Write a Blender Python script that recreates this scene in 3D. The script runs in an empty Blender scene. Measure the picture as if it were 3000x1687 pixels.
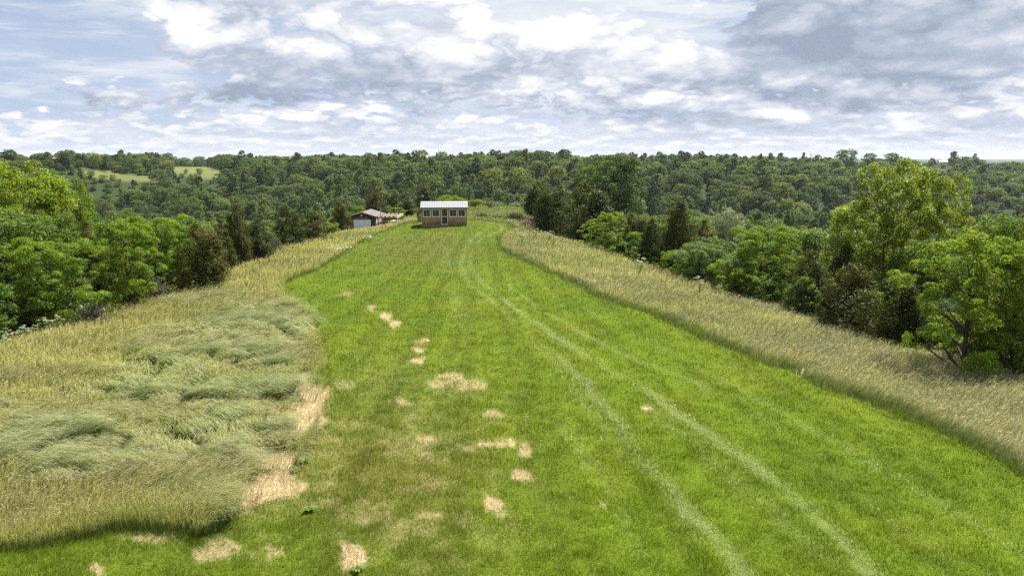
import bpy, bmesh, math, random
import numpy as np
from mathutils import Vector

S = bpy.context.scene
C = S.collection
rng = np.random.default_rng(7)
random.seed(7)
R = math.radians

# ------------------------------------------------------------------ camera
CAM_H = 9.3
FPX = 2333.0                      # focal length in pixels of the 3000 px wide photograph
PITCH = math.atan((843.5 - 462.0) / FPX)
cam_d = bpy.data.cameras.new('camera')
cam_d.sensor_width = 36.0
cam_d.lens = 36.0 * FPX / 3000.0
cam_d.clip_start = 0.5
cam_d.clip_end = 20000
cam = bpy.data.objects.new('camera', cam_d)
C.objects.link(cam)
cam.location = (0, 0, CAM_H)
cam.rotation_euler = (math.pi / 2 - PITCH, 0, 0)
S.camera = cam

# ------------------------------------------------------------------ light, exposure
SUN_EL = 60.0
SUN_AZ = 40.0                     # degrees clockwise from +y (the view direction): behind the shed, to the right
sun_d = bpy.data.lights.new('sun', 'SUN')
sun_d.energy = 5.0
sun_d.angle = R(0.6)
sun_d.color = (1.0, 0.955, 0.88)
sun = bpy.data.objects.new('sun', sun_d)
C.objects.link(sun)
sdir = Vector((math.sin(R(SUN_AZ)) * math.cos(R(SUN_EL)), math.cos(R(SUN_AZ)) * math.cos(R(SUN_EL)), math.sin(R(SUN_EL))))
sun.rotation_euler = sdir.to_track_quat('Z', 'Y').to_euler()
sun.location = sdir * 200
S.view_settings.view_transform = 'Standard'
S.view_settings.look = 'None'
S.view_settings.exposure = 1.5
SKY_S = 0.3536
S.view_settings.gamma = 1.0
S.cycles.max_bounces = 6
S.cycles.diffuse_bounces = 3
S.cycles.glossy_bounces = 2
S.cycles.transmission_bounces = 4
S.cycles.volume_bounces = 0
S.cycles.use_denoising = False
S.cycles.sample_clamp_indirect = 4.0


class NT:
    """small helper to write node trees as expressions"""
    def __init__(self, tree):
        self.t = tree
        self.n = tree.nodes
        self.l = tree.links

    def node(self, typ, **kw):
        nd = self.n.new(typ)
        for k, v in kw.items():
            setattr(nd, k, v)
        return nd

    def put(self, sock, v):
        if isinstance(v, bpy.types.NodeSocket):
            self.l.new(v, sock)
        elif isinstance(v, (tuple, list)) and len(v) == 3 and sock.type == 'RGBA':
            sock.default_value = (*v, 1)
        else:
            sock.default_value = v

    def m(self, op, a, b=0.0, c=None, clamp=False):
        nd = self.node('ShaderNodeMath', operation=op, use_clamp=clamp)
        self.put(nd.inputs[0], a)
        self.put(nd.inputs[1], b)
        if c is not None:
            self.put(nd.inputs[2], c)
        return nd.outputs[0]

    def vec(self, x, y, z):
        nd = self.node('ShaderNodeCombineXYZ')
        for i, v in enumerate((x, y, z)):
            self.put(nd.inputs[i], v)
        return nd.outputs[0]

    def noise(self, v, scale=1.0, detail=5.0, rough=0.55, dist=0.0, lac=2.0):
        nd = self.node('ShaderNodeTexNoise')
        self.put(nd.inputs['Vector'], v)
        nd.inputs['Scale'].default_value = scale
        nd.inputs['Detail'].default_value = detail
        nd.inputs['Roughness'].default_value = rough
        nd.inputs['Distortion'].default_value = dist
        nd.inputs['Lacunarity'].default_value = lac
        return nd.outputs['Fac']

    def ss(self, v, a, b, ta=0.0, tb=1.0):
        nd = self.node('ShaderNodeMapRange', interpolation_type='SMOOTHSTEP', clamp=True)
        self.put(nd.inputs['Value'], v)
        nd.inputs['From Min'].default_value = a
        nd.inputs['From Max'].default_value = b
        nd.inputs['To Min'].default_value = ta
        nd.inputs['To Max'].default_value = tb
        return nd.outputs['Result']

    def lin(self, v, a, b, ta=0.0, tb=1.0):
        nd = self.node('ShaderNodeMapRange', interpolation_type='LINEAR', clamp=True)
        self.put(nd.inputs['Value'], v)
        nd.inputs['From Min'].default_value = a
        nd.inputs['From Max'].default_value = b
        nd.inputs['To Min'].default_value = ta
        nd.inputs['To Max'].default_value = tb
        return nd.outputs['Result']

    def mix(self, f, a, b, mode='MIX'):
        nd = self.node('ShaderNodeMix', data_type='RGBA', blend_type=mode)
        self.put(nd.inputs[0], f)
        self.put(nd.inputs[6], a)
        self.put(nd.inputs[7], b)
        return nd.outputs[2]

    def ramp(self, f, stops, interp='LINEAR'):
        nd = self.node('ShaderNodeValToRGB')
        self.put(nd.inputs[0], f)
        cr = nd.color_ramp
        cr.interpolation = interp
        while len(cr.elements) < len(stops):
            cr.elements.new(0.5)
        for e, (p, c) in zip(cr.elements, stops):
            e.position = p
            e.color = (*c, 1)
        return nd.outputs[0]


# ------------------------------------------------------------------ sky with clouds (world)
def build_world():
    w = bpy.data.worlds.new('World')
    S.world = w
    w.use_nodes = True
    T = NT(w.node_tree)
    T.n.clear()
    out = T.node('ShaderNodeOutputWorld')
    bg = T.node('ShaderNodeBackground')
    T.l.new(bg.outputs[0], out.inputs[0])
    sky = T.node('ShaderNodeTexSky', sky_type='NISHITA')
    sky.sun_disc = False
    sky.sun_elevation = R(SUN_EL)
    sky.sun_rotation = R(SUN_AZ)
    sky.altitude = 250
    sky.dust_density = 1.6
    K = 0.10
    COVER = .27
    tc = T.node('ShaderNodeTexCoord')
    sep = T.node('ShaderNodeSeparateXYZ')
    T.l.new(tc.outputs['Generated'], sep.inputs[0])
    X, Y, Z = sep.outputs
    az = T.m('ARCTAN2', X, Y)
    el = T.m('ARCSINE', Z)
    elp = T.m('MAXIMUM', el, 0.0)

    def pix(px, py):               # a direction of the photograph as azimuth, elevation
        x = (px - 1500) / FPX
        y = (843.5 - py) / FPX
        cy, cz = math.cos(PITCH) + y * math.sin(PITCH), -math.sin(PITCH) + y * math.cos(PITCH)
        return math.atan2(x, cy), math.atan2(cz, math.hypot(x, cy))

    # soft warp: ragged edges for the large masses, gently tilted cloud bases
    wn = T.node('ShaderNodeTexNoise')
    T.put(wn.inputs['Vector'], T.vec(T.m('MULTIPLY', az, 8.0), T.m('MULTIPLY', el, 18.0), 3.7))
    wn.inputs['Scale'].default_value = 1.0
    wn.inputs['Detail'].default_value = 5
    wn.inputs['Roughness'].default_value = .62
    ws = T.node('ShaderNodeSeparateColor')
    T.l.new(wn.outputs['Color'], ws.inputs[0])
    w1 = T.m('SUBTRACT', ws.outputs[0], 0.5)
    w2 = T.m('SUBTRACT', ws.outputs[1], 0.5)
    azw = T.m('ADD', az, T.m('MULTIPLY', w1, 0.16))
    elw = T.m('ADD', el, T.m('MULTIPLY', w2, 0.05))

    def blob(px, py, rx, ry, flat=1.0):
        a0, e0 = pix(px, py)
        dx = T.m('MULTIPLY_ADD', azw, FPX / rx, -a0 * FPX / rx)
        dy = T.m('MULTIPLY_ADD', elw, FPX / ry, -e0 * FPX / ry)
        if flat != 1.0:            # falls off faster below its centre: a level base
            dy = T.m('MAXIMUM', dy, T.m('MULTIPLY', dy, -flat))
        d2 = T.m('MULTIPLY_ADD', dx, dx, T.m('MULTIPLY', dy, dy))
        return T.m('EXPONENT', T.m('MULTIPLY', d2, -1.0))

    def total(blobs):
        acc = None
        for b in blobs:
            v = blob(*b[:-1])
            acc = T.m('MULTIPLY', v, b[-1]) if acc is None else T.m('MULTIPLY_ADD', v, b[-1], acc)
        return acc
    steer = total([(30, 90, 230, 130, 1.0, -1.7), (330, 180, 200, 45, 1.0, -1.0), (620, 230, 150, 26, 1.0, -.7), (640, 95, 140, 26, 1.0, -.5),
                   (1900, 30, 250, 55, 1.0, -1.6), (2110, 118, 110, 36, 1.0, -.8), (1480, 35, 90, 26, 1.0, -.5),
                   (680, 265, 300, 120, 2.4, .8), (2560, 180, 560, 180, 1.6, 1.7), (1400, 190, 420, 150, 1.3, .55), (850, 0, 330, 60, 1.6, .9)])
    dark = total([(850, -14, 300, 36, 1.0, 1.0), (640, 290, 330, 54, 3.0, 1.35), (1190, 85, 140, 42, 1.6, .7),
                  (1140, 240, 190, 46, 2.0, 1.15), (2570, 205, 430, 120, 1.4, .40), (2450, 300, 330, 50, 2.6, .65),
                  (2840, 50, 230, 40, 1.4, .35), (1720, 205, 170, 28, 2.0, .8), (2920, 425, 420, 34, 1.0, .45), (1650, 340, 420, 26, 1.4, .4), (300, 300, 240, 18, 1.5, .35), (2250, 360, 300, 18, 1.5, .35)])
    glow = total([(1560, 70, 430, 110, 1.0, .95), (1830, 180, 420, 80, 1.0, .55), (750, 150, 220, 40, 1.0, .4)])

    # three bands of cloud cells: the nearer the horizon, the smaller and flatter
    def band(kx, ky, zoff, det, rough, puffs):
        def cells(de, detail):
            e = T.m('ADD', el, de) if de else el
            vv = T.vec(T.m('MULTIPLY_ADD', w1, .55, T.m('MULTIPLY', az, kx)), T.m('MULTIPLY_ADD', w2, .25, T.m('MULTIPLY', e, ky)), zoff)
            return vv, T.noise(vv, 1.0, detail, rough)
        vv, fine = cells(0.0, det)
        _, soft0 = cells(0.0, 2.0)
        _, soft1 = cells(.42 / ky, 2.0)
        _, fine1 = cells(.10 / ky, det)
        emb = T.m('MULTIPLY_ADD', T.m('SUBTRACT', fine, fine1), .8, T.m('SUBTRACT', soft0, soft1))
        if puffs:
            vo = T.node('ShaderNodeTexVoronoi', feature='F1', voronoi_dimensions='3D')
            T.put(vo.inputs['Vector'], vv)
            vo.inputs['Scale'].default_value = 3.0
            vo.inputs['Detail'].default_value = 3.0
            vo.inputs['Roughness'].default_value = .55
            pf = T.m('SUBTRACT', .42, vo.outputs['Distance'])
            fine = T.m('MULTIPLY_ADD', pf, puffs, fine)
            emb = T.m('MULTIPLY_ADD', pf, puffs * .85, emb)
        return fine, emb, soft0
    A1, E1, S1 = band(6.0, 12.0, 4.4, 10, .58, .46)
    A2, E2, S2 = band(9.5, 26.0, 6.1, 10, .58, .46)
    A3, E3, S3 = band(19.0, 84.0, 9.9, 8, .60, .34)
    m12 = T.ss(elp, 0.075, 0.125)
    m23 = T.ss(elp, 0.012, 0.050)

    def tri(v1, v2, v3):
        lo = T.m('MULTIPLY_ADD', m23, T.m('SUBTRACT', v2, v3), v3)
        return T.m('MULTIPLY_ADD', m12, T.m('SUBTRACT', v1, lo), lo)
    dens, emb, soft = tri(A1, A2, A3), tri(E1, E2, E3), tri(S1, S2, S3)
    d = T.m('MULTIPLY_ADD', steer, .26, T.m('ADD', dens, COVER))
    alpha = T.ss(d, 0.38, 0.58)
    thick = T.ss(d, 0.62, 1.15)
    b = T.m('MULTIPLY_ADD', thick, -.18, 1.135)
    b = T.m('MULTIPLY_ADD', emb, 1.8, b)
    b = T.m('SUBTRACT', b, T.m('MULTIPLY', dark, T.m('MULTIPLY_ADD', dens, .62, .08)))
    b = T.m('MULTIPLY_ADD', glow, .22, b)
    b = T.m('MINIMUM', T.m('MAXIMUM', b, .30), 1.1)
    ccol = T.ramp(T.lin(b, 0.3, 1.1), [(0.0, (.36, .42, .545)), (0.30, (.49, .55, .68)), (0.55, (.68, .725, .825)),
                                        (0.8, (.91, .925, .96)), (1.0, (1.06, 1.055, 1.05))])
    blue = T.mix(1.0, sky.outputs[0], (K, K, K), 'MULTIPLY')
    pale = T.mix(T.ss(elp, 0.0, 0.40, 0.9, 0.0), blue, (.52, .63, .86))
    # thin high veil in the blue gaps
    veil = T.noise(T.vec(T.m('MULTIPLY', az, 7.0), T.m('MULTIPLY', el, 46.0), 1.3), 1.0, 6, .6, .4)
    pale = T.mix(T.ss(veil, .40, .68, 0.0, .75), pale, (.90, .92, .97))
    pale = T.mix(T.m('MULTIPLY', glow, .7, clamp=True), pale, (1.0, 1.0, 1.0))
    col = T.mix(alpha, pale, ccol)
    col = T.mix(T.ss(elp, 0.0, 0.06, 0.60, 0.0), col, (.80, .84, .92))
    col = T.mix(T.m('LESS_THAN', el, -0.002), col, (.10, .13, .06))
    dim = T.ss(el, 0.20, 0.55, SKY_S, SKY_S * .95)
    T.l.new(col, bg.inputs[0])
    T.l.new(dim, bg.inputs[1])
    w.cycles.sampling_method = 'MANUAL'
    w.cycles.sample_map_resolution = 512


build_world()


# ------------------------------------------------------------------ helpers: pixels to places, noise, masks
def ray(px, py):
    x = (np.asarray(px, float) - 1500) / FPX
    y = (843.5 - np.asarray(py, float)) / FPX
    return x, math.cos(PITCH) + y * math.sin(PITCH), -math.sin(PITCH) + y * math.cos(PITCH)


def ground(px, py, z=0.0):
    x, y, zz = ray(px, py)
    t = (z - CAM_H) / zz
    return np.stack([x * t, y * t], -1)


def gpts(lst, z=0.0):
    a = np.array(lst, float)
    return ground(a[:, 0], a[:, 1], z)


def project(x, y, z):
    """world point -> pixel of the 3000 px photograph"""
    dz = z - CAM_H
    f = y * math.cos(PITCH) - dz * math.sin(PITCH)
    u = y * math.sin(PITCH) + dz * math.cos(PITCH)
    f = np.maximum(f, 1e-3)
    return 1500 + FPX * x / f, 843.5 - FPX * u / f


def hash2(ix, iy, seed):
    h = (ix.astype(np.int64) * 374761393 + iy.astype(np.int64) * 668265263 + seed * 974634777) & 0x7fffffff
    h = ((h ^ (h >> 13)) * 1274126177) & 0x7fffffff
    h = ((h ^ (h >> 15)) * 2246822519) & 0x7fffffff
    return ((h ^ (h >> 16)) & 0xffffff) / float(0xffffff)


def vnoise(x, y, seed=0):
    x = np.asarray(x, float)
    y = np.asarray(y, float)
    ix, iy = np.floor(x), np.floor(y)
    fx, fy = x - ix, y - iy
    fx = fx * fx * (3 - 2 * fx)
    fy = fy * fy * (3 - 2 * fy)
    a, b = hash2(ix, iy, seed), hash2(ix + 1, iy, seed)
    c, d = hash2(ix, iy + 1, seed), hash2(ix + 1, iy + 1, seed)
    return (a * (1 - fx) + b * fx) * (1 - fy) + (c * (1 - fx) + d * fx) * fy


def fbm(x, y, seed=0, oct=4, gain=0.5):
    s, a, t = 0.0, 1.0, 0.0
    for o in range(oct):
        s = s + a * vnoise(x * 2 ** o + 17.3 * o, y * 2 ** o - 9.1 * o, seed + o)
        t += a
        a *= gain
    return s / t


def sstep(a, b, v):
    t = np.clip((v - a) / (b - a), 0, 1)
    return t * t * (3 - 2 * t)


def inside(poly, x, y):
    r = np.zeros(x.shape, bool)
    n = len(poly)
    for i in range(n):
        x0, y0 = poly[i]
        x1, y1 = poly[(i + 1) % n]
        if y0 == y1:
            continue
        c = ((y0 > y) != (y1 > y)) & (x < (x1 - x0) * (y - y0) / (y1 - y0) + x0)
        r ^= c
    return r


def dist_line(pts, x, y, closed=False):
    d = np.full(x.shape, 1e9)
    n = len(pts)
    for i in range(n if closed else n - 1):
        ax, ay = pts[i]
        bx, by = pts[(i + 1) % n]
        ex, ey = bx - ax, by - ay
        L = ex * ex + ey * ey + 1e-9
        t = np.clip(((x - ax) * ex + (y - ay) * ey) / L, 0, 1)
        d = np.minimum(d, np.hypot(x - ax - t * ex, y - ay - t * ey))
    return d


def sdist(poly, x, y):
    """signed distance, negative inside"""
    d = dist_line(poly, x, y, True)
    return np.where(inside(poly, x, y), -d, d)


# the ridge top: its rim is where the hay field drops out of sight
RIM_L = gpts([(0, 972), (200, 915), (400, 860), (590, 800), (680, 757), (800, 712), (900, 682), (985, 664)], 0.55)
RIM_R = gpts([(3000, 1075), (2700, 988), (2400, 916), (2250, 876), (2050, 810), (1900, 765), (1750, 710), (1650, 682), (1600, 668)], 0.55)
RIM = np.array([(-33, -10), (-33, 20)] + [tuple(p) for p in RIM_L] +
               [(-20.5, 112), (-19, 124), (-15, 138), (-9, 152), (0, 155), (6, 146), (9, 128)] +
               [tuple(p) for p in RIM_R[::-1]] + [(27, 15), (27, -10)])
# the mown strip
LAWN = np.array([(-40, 10.0)] + [tuple(p) for p in gpts([
    (0, 1618), (110, 1606), (215, 1578), (330, 1556), (470, 1566), (560, 1592), (640, 1556), (690, 1500), (735, 1470), (800, 1440), (850, 1400), (890, 1330), (930, 1240),
    (948, 1130), (940, 1040), (925, 960), (880, 912), (830, 850), (850, 820), (930, 790), (990, 757), (1035, 726), (1075, 702),
    (1110, 684), (1150, 668), (1185, 655), (1225, 648)])] + [(-9, 119), (-3, 119)] + [tuple(p) for p in gpts([
        (1375, 644), (1420, 648), (1480, 654), (1506, 668), (1480, 682), (1455, 697), (1456, 722), (1490, 747), (1560, 778), (1650, 818),
        (1750, 867), (1850, 905), (2000, 968), (2150, 1033), (2300, 1085), (2380, 1128), (2500, 1168), (2700, 1243), (2900, 1335),
        (3000, 1395)])] + [(26, 15), (28, 10.0)])
STRAW_EDGE = gpts([(850, 1112), (880, 1098), (912, 1100), (945, 1150), (935, 1215), (905, 1270), (890, 1310), (870, 1360), (860, 1420), (840, 1462),
                   (770, 1492), (690, 1492), (640, 1450), (765, 1395), (730, 1365), (705, 1320), (845, 1322), (850, 1275), (838, 1190), (857, 1145)])
STRAW_SPOTS = [  # px, py, rx, ry, strength
    (1090, 905, 14, 12, .7), (1130, 925, 22, 14, .8), (1160, 950, 18, 14, .8), (1232, 1002, 22, 9, 1), (1230, 1028, 26, 9, 1),
    (1245, 1058, 42, 9, 1), (1292, 1072, 10, 7, .9), (1325, 1108, 36, 13, .75), (1290, 1125, 40, 12, .55), (1380, 1130, 40, 16, .5),
    (1445, 1214, 30, 12, .6), (1465, 1302, 52, 12, 1), (1535, 1322, 20, 22, .7), (1530, 1395, 34, 24, .8), (1450, 1485, 34, 30, .95),
    (1030, 1622, 40, 44, 1), (590, 1628, 80, 22, .55), (660, 1598, 60, 14, .5), (770, 1625, 60, 30, .6), (1250, 1285, 30, 14, .6),
    (1170, 1175, 40, 12, .55), (1250, 1330, 22, 8, .7), (1895, 1196, 14, 6, .8), (1010, 1130, 40, 10, .3), (440, 1582, 70, 12, .55),
    (2360, 1095, 40, 18, .9), (1370, 1320, 22, 10, .4), (290, 1668, 22, 10, .7), (935, 1025, 18, 8, .8), (940, 1060, 14, 10, .8),
    (1280, 1430, 50, 12, .4), (1100, 1520, 110, 30, .35), (1480, 1220, 60, 18, .35), (1270, 1510, 60, 12, .55), (1770, 1480, 16, 6, .5),
    (1012, 858, 20, 9, .3), (1350, 1530, 40, 10, .4)]
TRACKS = [  # polylines in pixels, half width in m, strength
    ([(1440, 880), (1496, 930), (1563, 983), (1630, 1041), (1720, 1130), (1800, 1225), (1872, 1340), (1940, 1405), (2023, 1490), (2080, 1545), (2160, 1640), (2200, 1700)], .27, .85),
    ([(1430, 840), (1490, 886), (1579, 952), (1652, 1000), (1735, 1053), (1800, 1090), (1895, 1140), (1967, 1192), (2112, 1303), (2212, 1370), (2301, 1442), (2401, 1520), (2480, 1600), (2560, 1690)], .27, .9),
    ([(1480, 830), (1557, 886), (1624, 930), (1719, 986), (1791, 1025), (1900, 1070), (2012, 1105), (2090, 1146), (2190, 1200), (2346, 1312), (2468, 1415), (2640, 1540), (2790, 1650)], .22, .6),
    ([(1432, 655), (1436, 664), (1425, 674), (1395, 690), (1375, 712), (1358, 740), (1352, 775), (1365, 815), (1398, 850), (1440, 882)], .26, .6),
    ([(1458, 658), (1472, 668), (1466, 678), (1430, 692), (1408, 702), (1390, 720), (1376, 745), (1374, 770), (1392, 805), (1432, 842)], .26, .65),
    ([(1700, 900), (1850, 975), (2050, 1075), (2300, 1210), (2550, 1350), (2800, 1500), (2990, 1630)], .2, .35),
    ([(1650, 1250), (1700, 1320), (1780, 1420), (1850, 1520), (1900, 1620)], .3, .3), ([(1560, 1000), (1640, 1090), (1760, 1240), (1900, 1400), (2060, 1580)], .25, .3), ([(1900, 1180), (2060, 1330), (2260, 1500), (2420, 1640)], .3, .28), ([(1300, 720), (1310, 780), (1330, 860), (1360, 960)], .5, .25)]
TRACKS = [(gpts(p), w, s) for p, w, s in TRACKS]


def far_hills(x, y):
    r = np.hypot(x, y)
    az = np.degrees(np.arctan2(x, y))
    n = fbm(x / 260, y / 260, 40, 4) - 0.5
    rise0 = 215 + 30 * np.sin(az * 0.11 + 1)
    top = np.interp(az, [-60, -33, -26, -20, -12, -4, 4, 12, 20, 26, 33, 60], [0, 0, -1, -3, -2.5, -.5, -.5, -1, -2, -3, -7, -7])
    top = top + 7.0 * (fbm(az / 5.0 + 40, az * 0, 63, 3) - .5)
    rtop = np.interp(az, [-60, -33, -24, -14, 0, 10, 20, 28, 60], [700, 720, 700, 650, 600, 640, 720, 900, 950])
    z = -44 + (44 + top) * sstep(0, 1, (r - rise0) / (rtop - rise0)) ** 0.9
    gully = np.abs(fbm(x / 190 + 5, y / 190, 61, 3) - 0.5) * 2
    z = z - 17 * (1 - sstep(0.0, 0.30, gully)) * sstep(260, 400, r) * (1 - sstep(560, 680, r))
    z = z + 17 * n * sstep(240, 420, r) * (1 - 0.6 * sstep(550, 700, r))
    roll = fbm(x / 700 + 3, y / 700, 77, 3) - 0.5
    z = np.where(r > 900, z + (26 * roll - 14) * sstep(900, 1500, r), z)
    return z


def smax(a, b, k=4.0):
    h = np.clip(0.5 + 0.5 * (a - b) / k, 0, 1)
    return b + (a - b) * h + k * h * (1 - h)


KNOLLS = []


def terrain(x, y):
    x = np.asarray(x, float)
    y = np.asarray(y, float)
    d = sdist(RIM, x, y)
    t = np.clip((d + 7.0) / 16.0, 0, 1)
    # slope grows from 0 to .40 over 16 m, then stays
    drop = 16.0 * 0.40 * (t ** 3 - 0.5 * t ** 4) + 0.40 * np.maximum(d - 9.0, 0)
    z = -drop
    z = z + 0.22 * (fbm(x / 9, y / 9, 5, 3) - 0.5) * (1 + np.clip(d, 0, 10) * .3)
    # the garage stands a little lower, on the left shoulder
    z = z - 1.0 * np.exp(-(((x + 23) / 6) ** 2 + ((y - 119) / 9) ** 2))
    z = z - 0.25 * np.exp(-(((x + 12.5) / 3) ** 2 + ((y - 108) / 4) ** 2))
    z = np.maximum(z, -46)
    r = np.hypot(x, y)
    f = np.where(r > 190, far_hills(x, y), -60)
    for kx, ky, kw, kh in KNOLLS:
        f = np.where(r > 190, f + kh * np.exp(-(((x - kx) / kw) ** 2 + ((y - ky) / kw) ** 2)), f)
    return smax(z, f, 5.0)


def tz(x, y):
    return float(terrain(np.array([x]), np.array([y]))[0])


# far houses, each on a knoll that brings its roof to the height it has in the photograph
HOUSES = [
    ('far_house', 'low far house with white roof among trees on the left hill', 200, 473, 640, 4.2, 6, 'brick', 'white_metal', .2),
    ('far_house', 'long brown-roofed far house right of the white-roofed one', 222, 475, 655, 7, 6, 'brick', 'roof_tan', .1),
    ('far_house', 'white far roof on the middle skyline', 1491, 461, 560, 4.6, 8, 'white_trim', 'white_metal', .15),
    ('far_house', 'white far house beside a tall dark tree on the right', 2733, 470, 860, 6.5, 8, 'white_trim', 'white_metal', -.3),
    ('far_barn', 'long white barn on the far right ridge', 2804, 465, 1000, 13, 9, 'white_trim', 'white_metal', 0)]
HOUSE_XY = []


def house_knolls():
    out = []
    for h in HOUSES:
        px, py, d = h[2:5]
        a = math.atan((px - 1500) / FPX / math.cos(PITCH))
        x, y = d * math.sin(a), d * math.cos(a)
        _, ry, rz = ray(px, py)
        want = CAM_H + rz / ry * y - 4.3
        out.append((x, y, 24.0, want - tz(x, y)))
        HOUSE_XY.append((x, y))
    KNOLLS.extend(out)


house_knolls()

# clearings on the far hills: outlines as seen in the photograph, laid on the hillside where they fall
MEADOW_PX = [np.array(m, float) for m in (
    [(246, 502), (300, 501), (380, 509), (475, 528), (462, 540), (380, 532), (300, 524), (250, 513)],
    [(498, 482), (560, 480), (645, 497), (655, 518), (610, 524), (505, 516)],
    [(2636, 492), (2720, 492), (2800, 495), (2790, 508), (2700, 530), (2665, 548), (2622, 540)],
    [(2322, 477), (2390, 477), (2388, 488), (2322, 490)],
    [(2460, 488), (2530, 494), (2524, 510), (2465, 504)],
    [(2850, 497), (2960, 495), (2960, 504), (2850, 506)])]


def in_meadow(x, y, z=None):
    z = terrain(x, y) if z is None else z
    px, py = project(x, y, z)
    rr = np.hypot(x, y)
    r = np.zeros(np.shape(x), bool)
    for m in MEADOW_PX:
        r |= inside(m, px, py)
    return r & (rr > 420) & (rr < 1000)


# ------------------------------------------------------------------ mesh helpers
def link(o, parent=None):
    C.objects.link(o)
    if parent is not None:
        o.parent = parent
    return o


def np_mesh(name, verts, loops, starts, tint=None, mats=(), midx=None, smooth=False):
    me = bpy.data.meshes.new(name)
    verts = np.asarray(verts, np.float32)
    me.vertices.add(len(verts))
    me.vertices.foreach_set('co', verts.ravel())
    me.loops.add(len(loops))
    me.loops.foreach_set('vertex_index', np.asarray(loops, np.int32))
    me.polygons.add(len(starts))
    me.polygons.foreach_set('loop_start', np.asarray(starts, np.int32))
    if midx is not None:
        me.polygons.foreach_set('material_index', np.asarray(midx, np.int32))
    me.polygons.foreach_set('use_smooth', np.full(len(starts), smooth, bool))
    if tint is not None:
        a = me.attributes.new('tint', 'FLOAT_COLOR', 'POINT')
        t = np.ones((len(verts), 4), np.float32)
        t[:, :3] = tint
        a.data.foreach_set('color', t.ravel())
    for m in mats:
        me.materials.append(m)
    me.update(calc_edges=True)
    return me


def tag(o, label=None, cat=None, group=None, kind=None):
    if label:
        o['label'] = label
    if cat:
        o['category'] = cat
    if group:
        o['group'] = group
    if kind:
        o['kind'] = kind
    return o


def empty(name, loc, rz=0.0):
    o = bpy.data.objects.new(name, None)
    o.empty_display_size = 0.3
    o.location = loc
    o.rotation_euler = (0, 0, rz)
    return link(o)


class MB:
    """collects boxes, bars and tubes of one part"""
    def __init__(self):
        self.bm = bmesh.new()

    def box(self, x0, x1, y0, y1, z0, z1):
        v = [self.bm.verts.new((x, y, z)) for z in (z0, z1) for x, y in ((x0, y0), (x1, y0), (x1, y1), (x0, y1))]
        for f in ((3, 2, 1, 0), (4, 5, 6, 7), (0, 1, 5, 4), (1, 2, 6, 5), (2, 3, 7, 6), (3, 0, 4, 7)):
            self.bm.faces.new([v[i] for i in f])
        return self

    def prism(self, pts, a0, a1, axis='y'):
        """polygon in the two other axes, extruded along axis"""
        def p(u, w, a):
            return (u, a, w) if axis == 'y' else ((a, u, w) if axis == 'x' else (u, w, a))
        lo = [self.bm.verts.new(p(u, w, a0)) for u, w in pts]
        hi = [self.bm.verts.new(p(u, w, a1)) for u, w in pts]
        n = len(pts)
        self.bm.faces.new(lo)
        self.bm.faces.new(hi[::-1])
        for i in range(n):
            self.bm.faces.new([lo[i], hi[i], hi[(i + 1) % n], lo[(i + 1) % n]])
        return self

    def tube(self, p, q, r0, r1=None, n=8, cap=True):
        p, q = Vector(p), Vector(q)
        r1 = r0 if r1 is None else r1
        d = (q - p).normalized()
        a = d.orthogonal().normalized()
        b = d.cross(a)
        lo, hi = [], []
        for i in range(n):
            t = 2 * math.pi * i / n
            u = a * math.cos(t) + b * math.sin(t)
            lo.append(self.bm.verts.new(p + u * r0))
            hi.append(self.bm.verts.new(q + u * r1))
        for i in range(n):
            self.bm.faces.new([lo[i], lo[(i + 1) % n], hi[(i + 1) % n], hi[i]])
        if cap:
            self.bm.faces.new(lo[::-1])
            self.bm.faces.new(hi)
        return self

    def build(self, name, mat, parent=None, bevel=0.0):
        bmesh.ops.recalc_face_normals(self.bm, faces=self.bm.faces)
        if bevel:
            bmesh.ops.bevel(self.bm, geom=list(self.bm.edges), offset=bevel, segments=1, affect='EDGES')
        me = bpy.data.meshes.new(name)
        self.bm.to_mesh(me)
        self.bm.free()
        me.materials.append(mat)
        return link(bpy.data.objects.new(name, me), parent)


# ------------------------------------------------------------------ materials
def new_mat(name):
    m = bpy.data.materials.new(name)
    m.use_nodes = True
    T = NT(m.node_tree)
    T.n.clear()
    out = T.node('ShaderNodeOutputMaterial')
    return m, T, out


def leaf_mat(name, stops, trans=0.35, spec=0.25, rough=0.5, vary=0.5):
    """colour from the per-tree random number, times the per-leaf tint"""
    m, T, out = new_mat(name)
    oi = T.node('ShaderNodeObjectInfo')
    at = T.node('ShaderNodeAttribute', attribute_name='tint')
    base = T.ramp(oi.outputs['Random'], stops)
    col = T.mix(1.0, base, at.outputs['Color'], 'MULTIPLY')
    p = T.node('ShaderNodeBsdfPrincipled')
    T.put(p.inputs['Base Color'], col)
    p.inputs['Roughness'].default_value = rough
    p.inputs['Specular IOR Level'].default_value = spec
    tr = T.node('ShaderNodeBsdfTranslucent')
    T.put(tr.inputs[0], T.mix(1.0, col, (1.25, 1.25, 0.55), 'MULTIPLY'))
    mx = T.node('ShaderNodeMixShader')
    mx.inputs[0].default_value = trans
    T.l.new(p.outputs[0], mx.inputs[1])
    T.l.new(tr.outputs[0], mx.inputs[2])
    T.l.new(mx.outputs[0], out.inputs[0])
    return m


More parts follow.
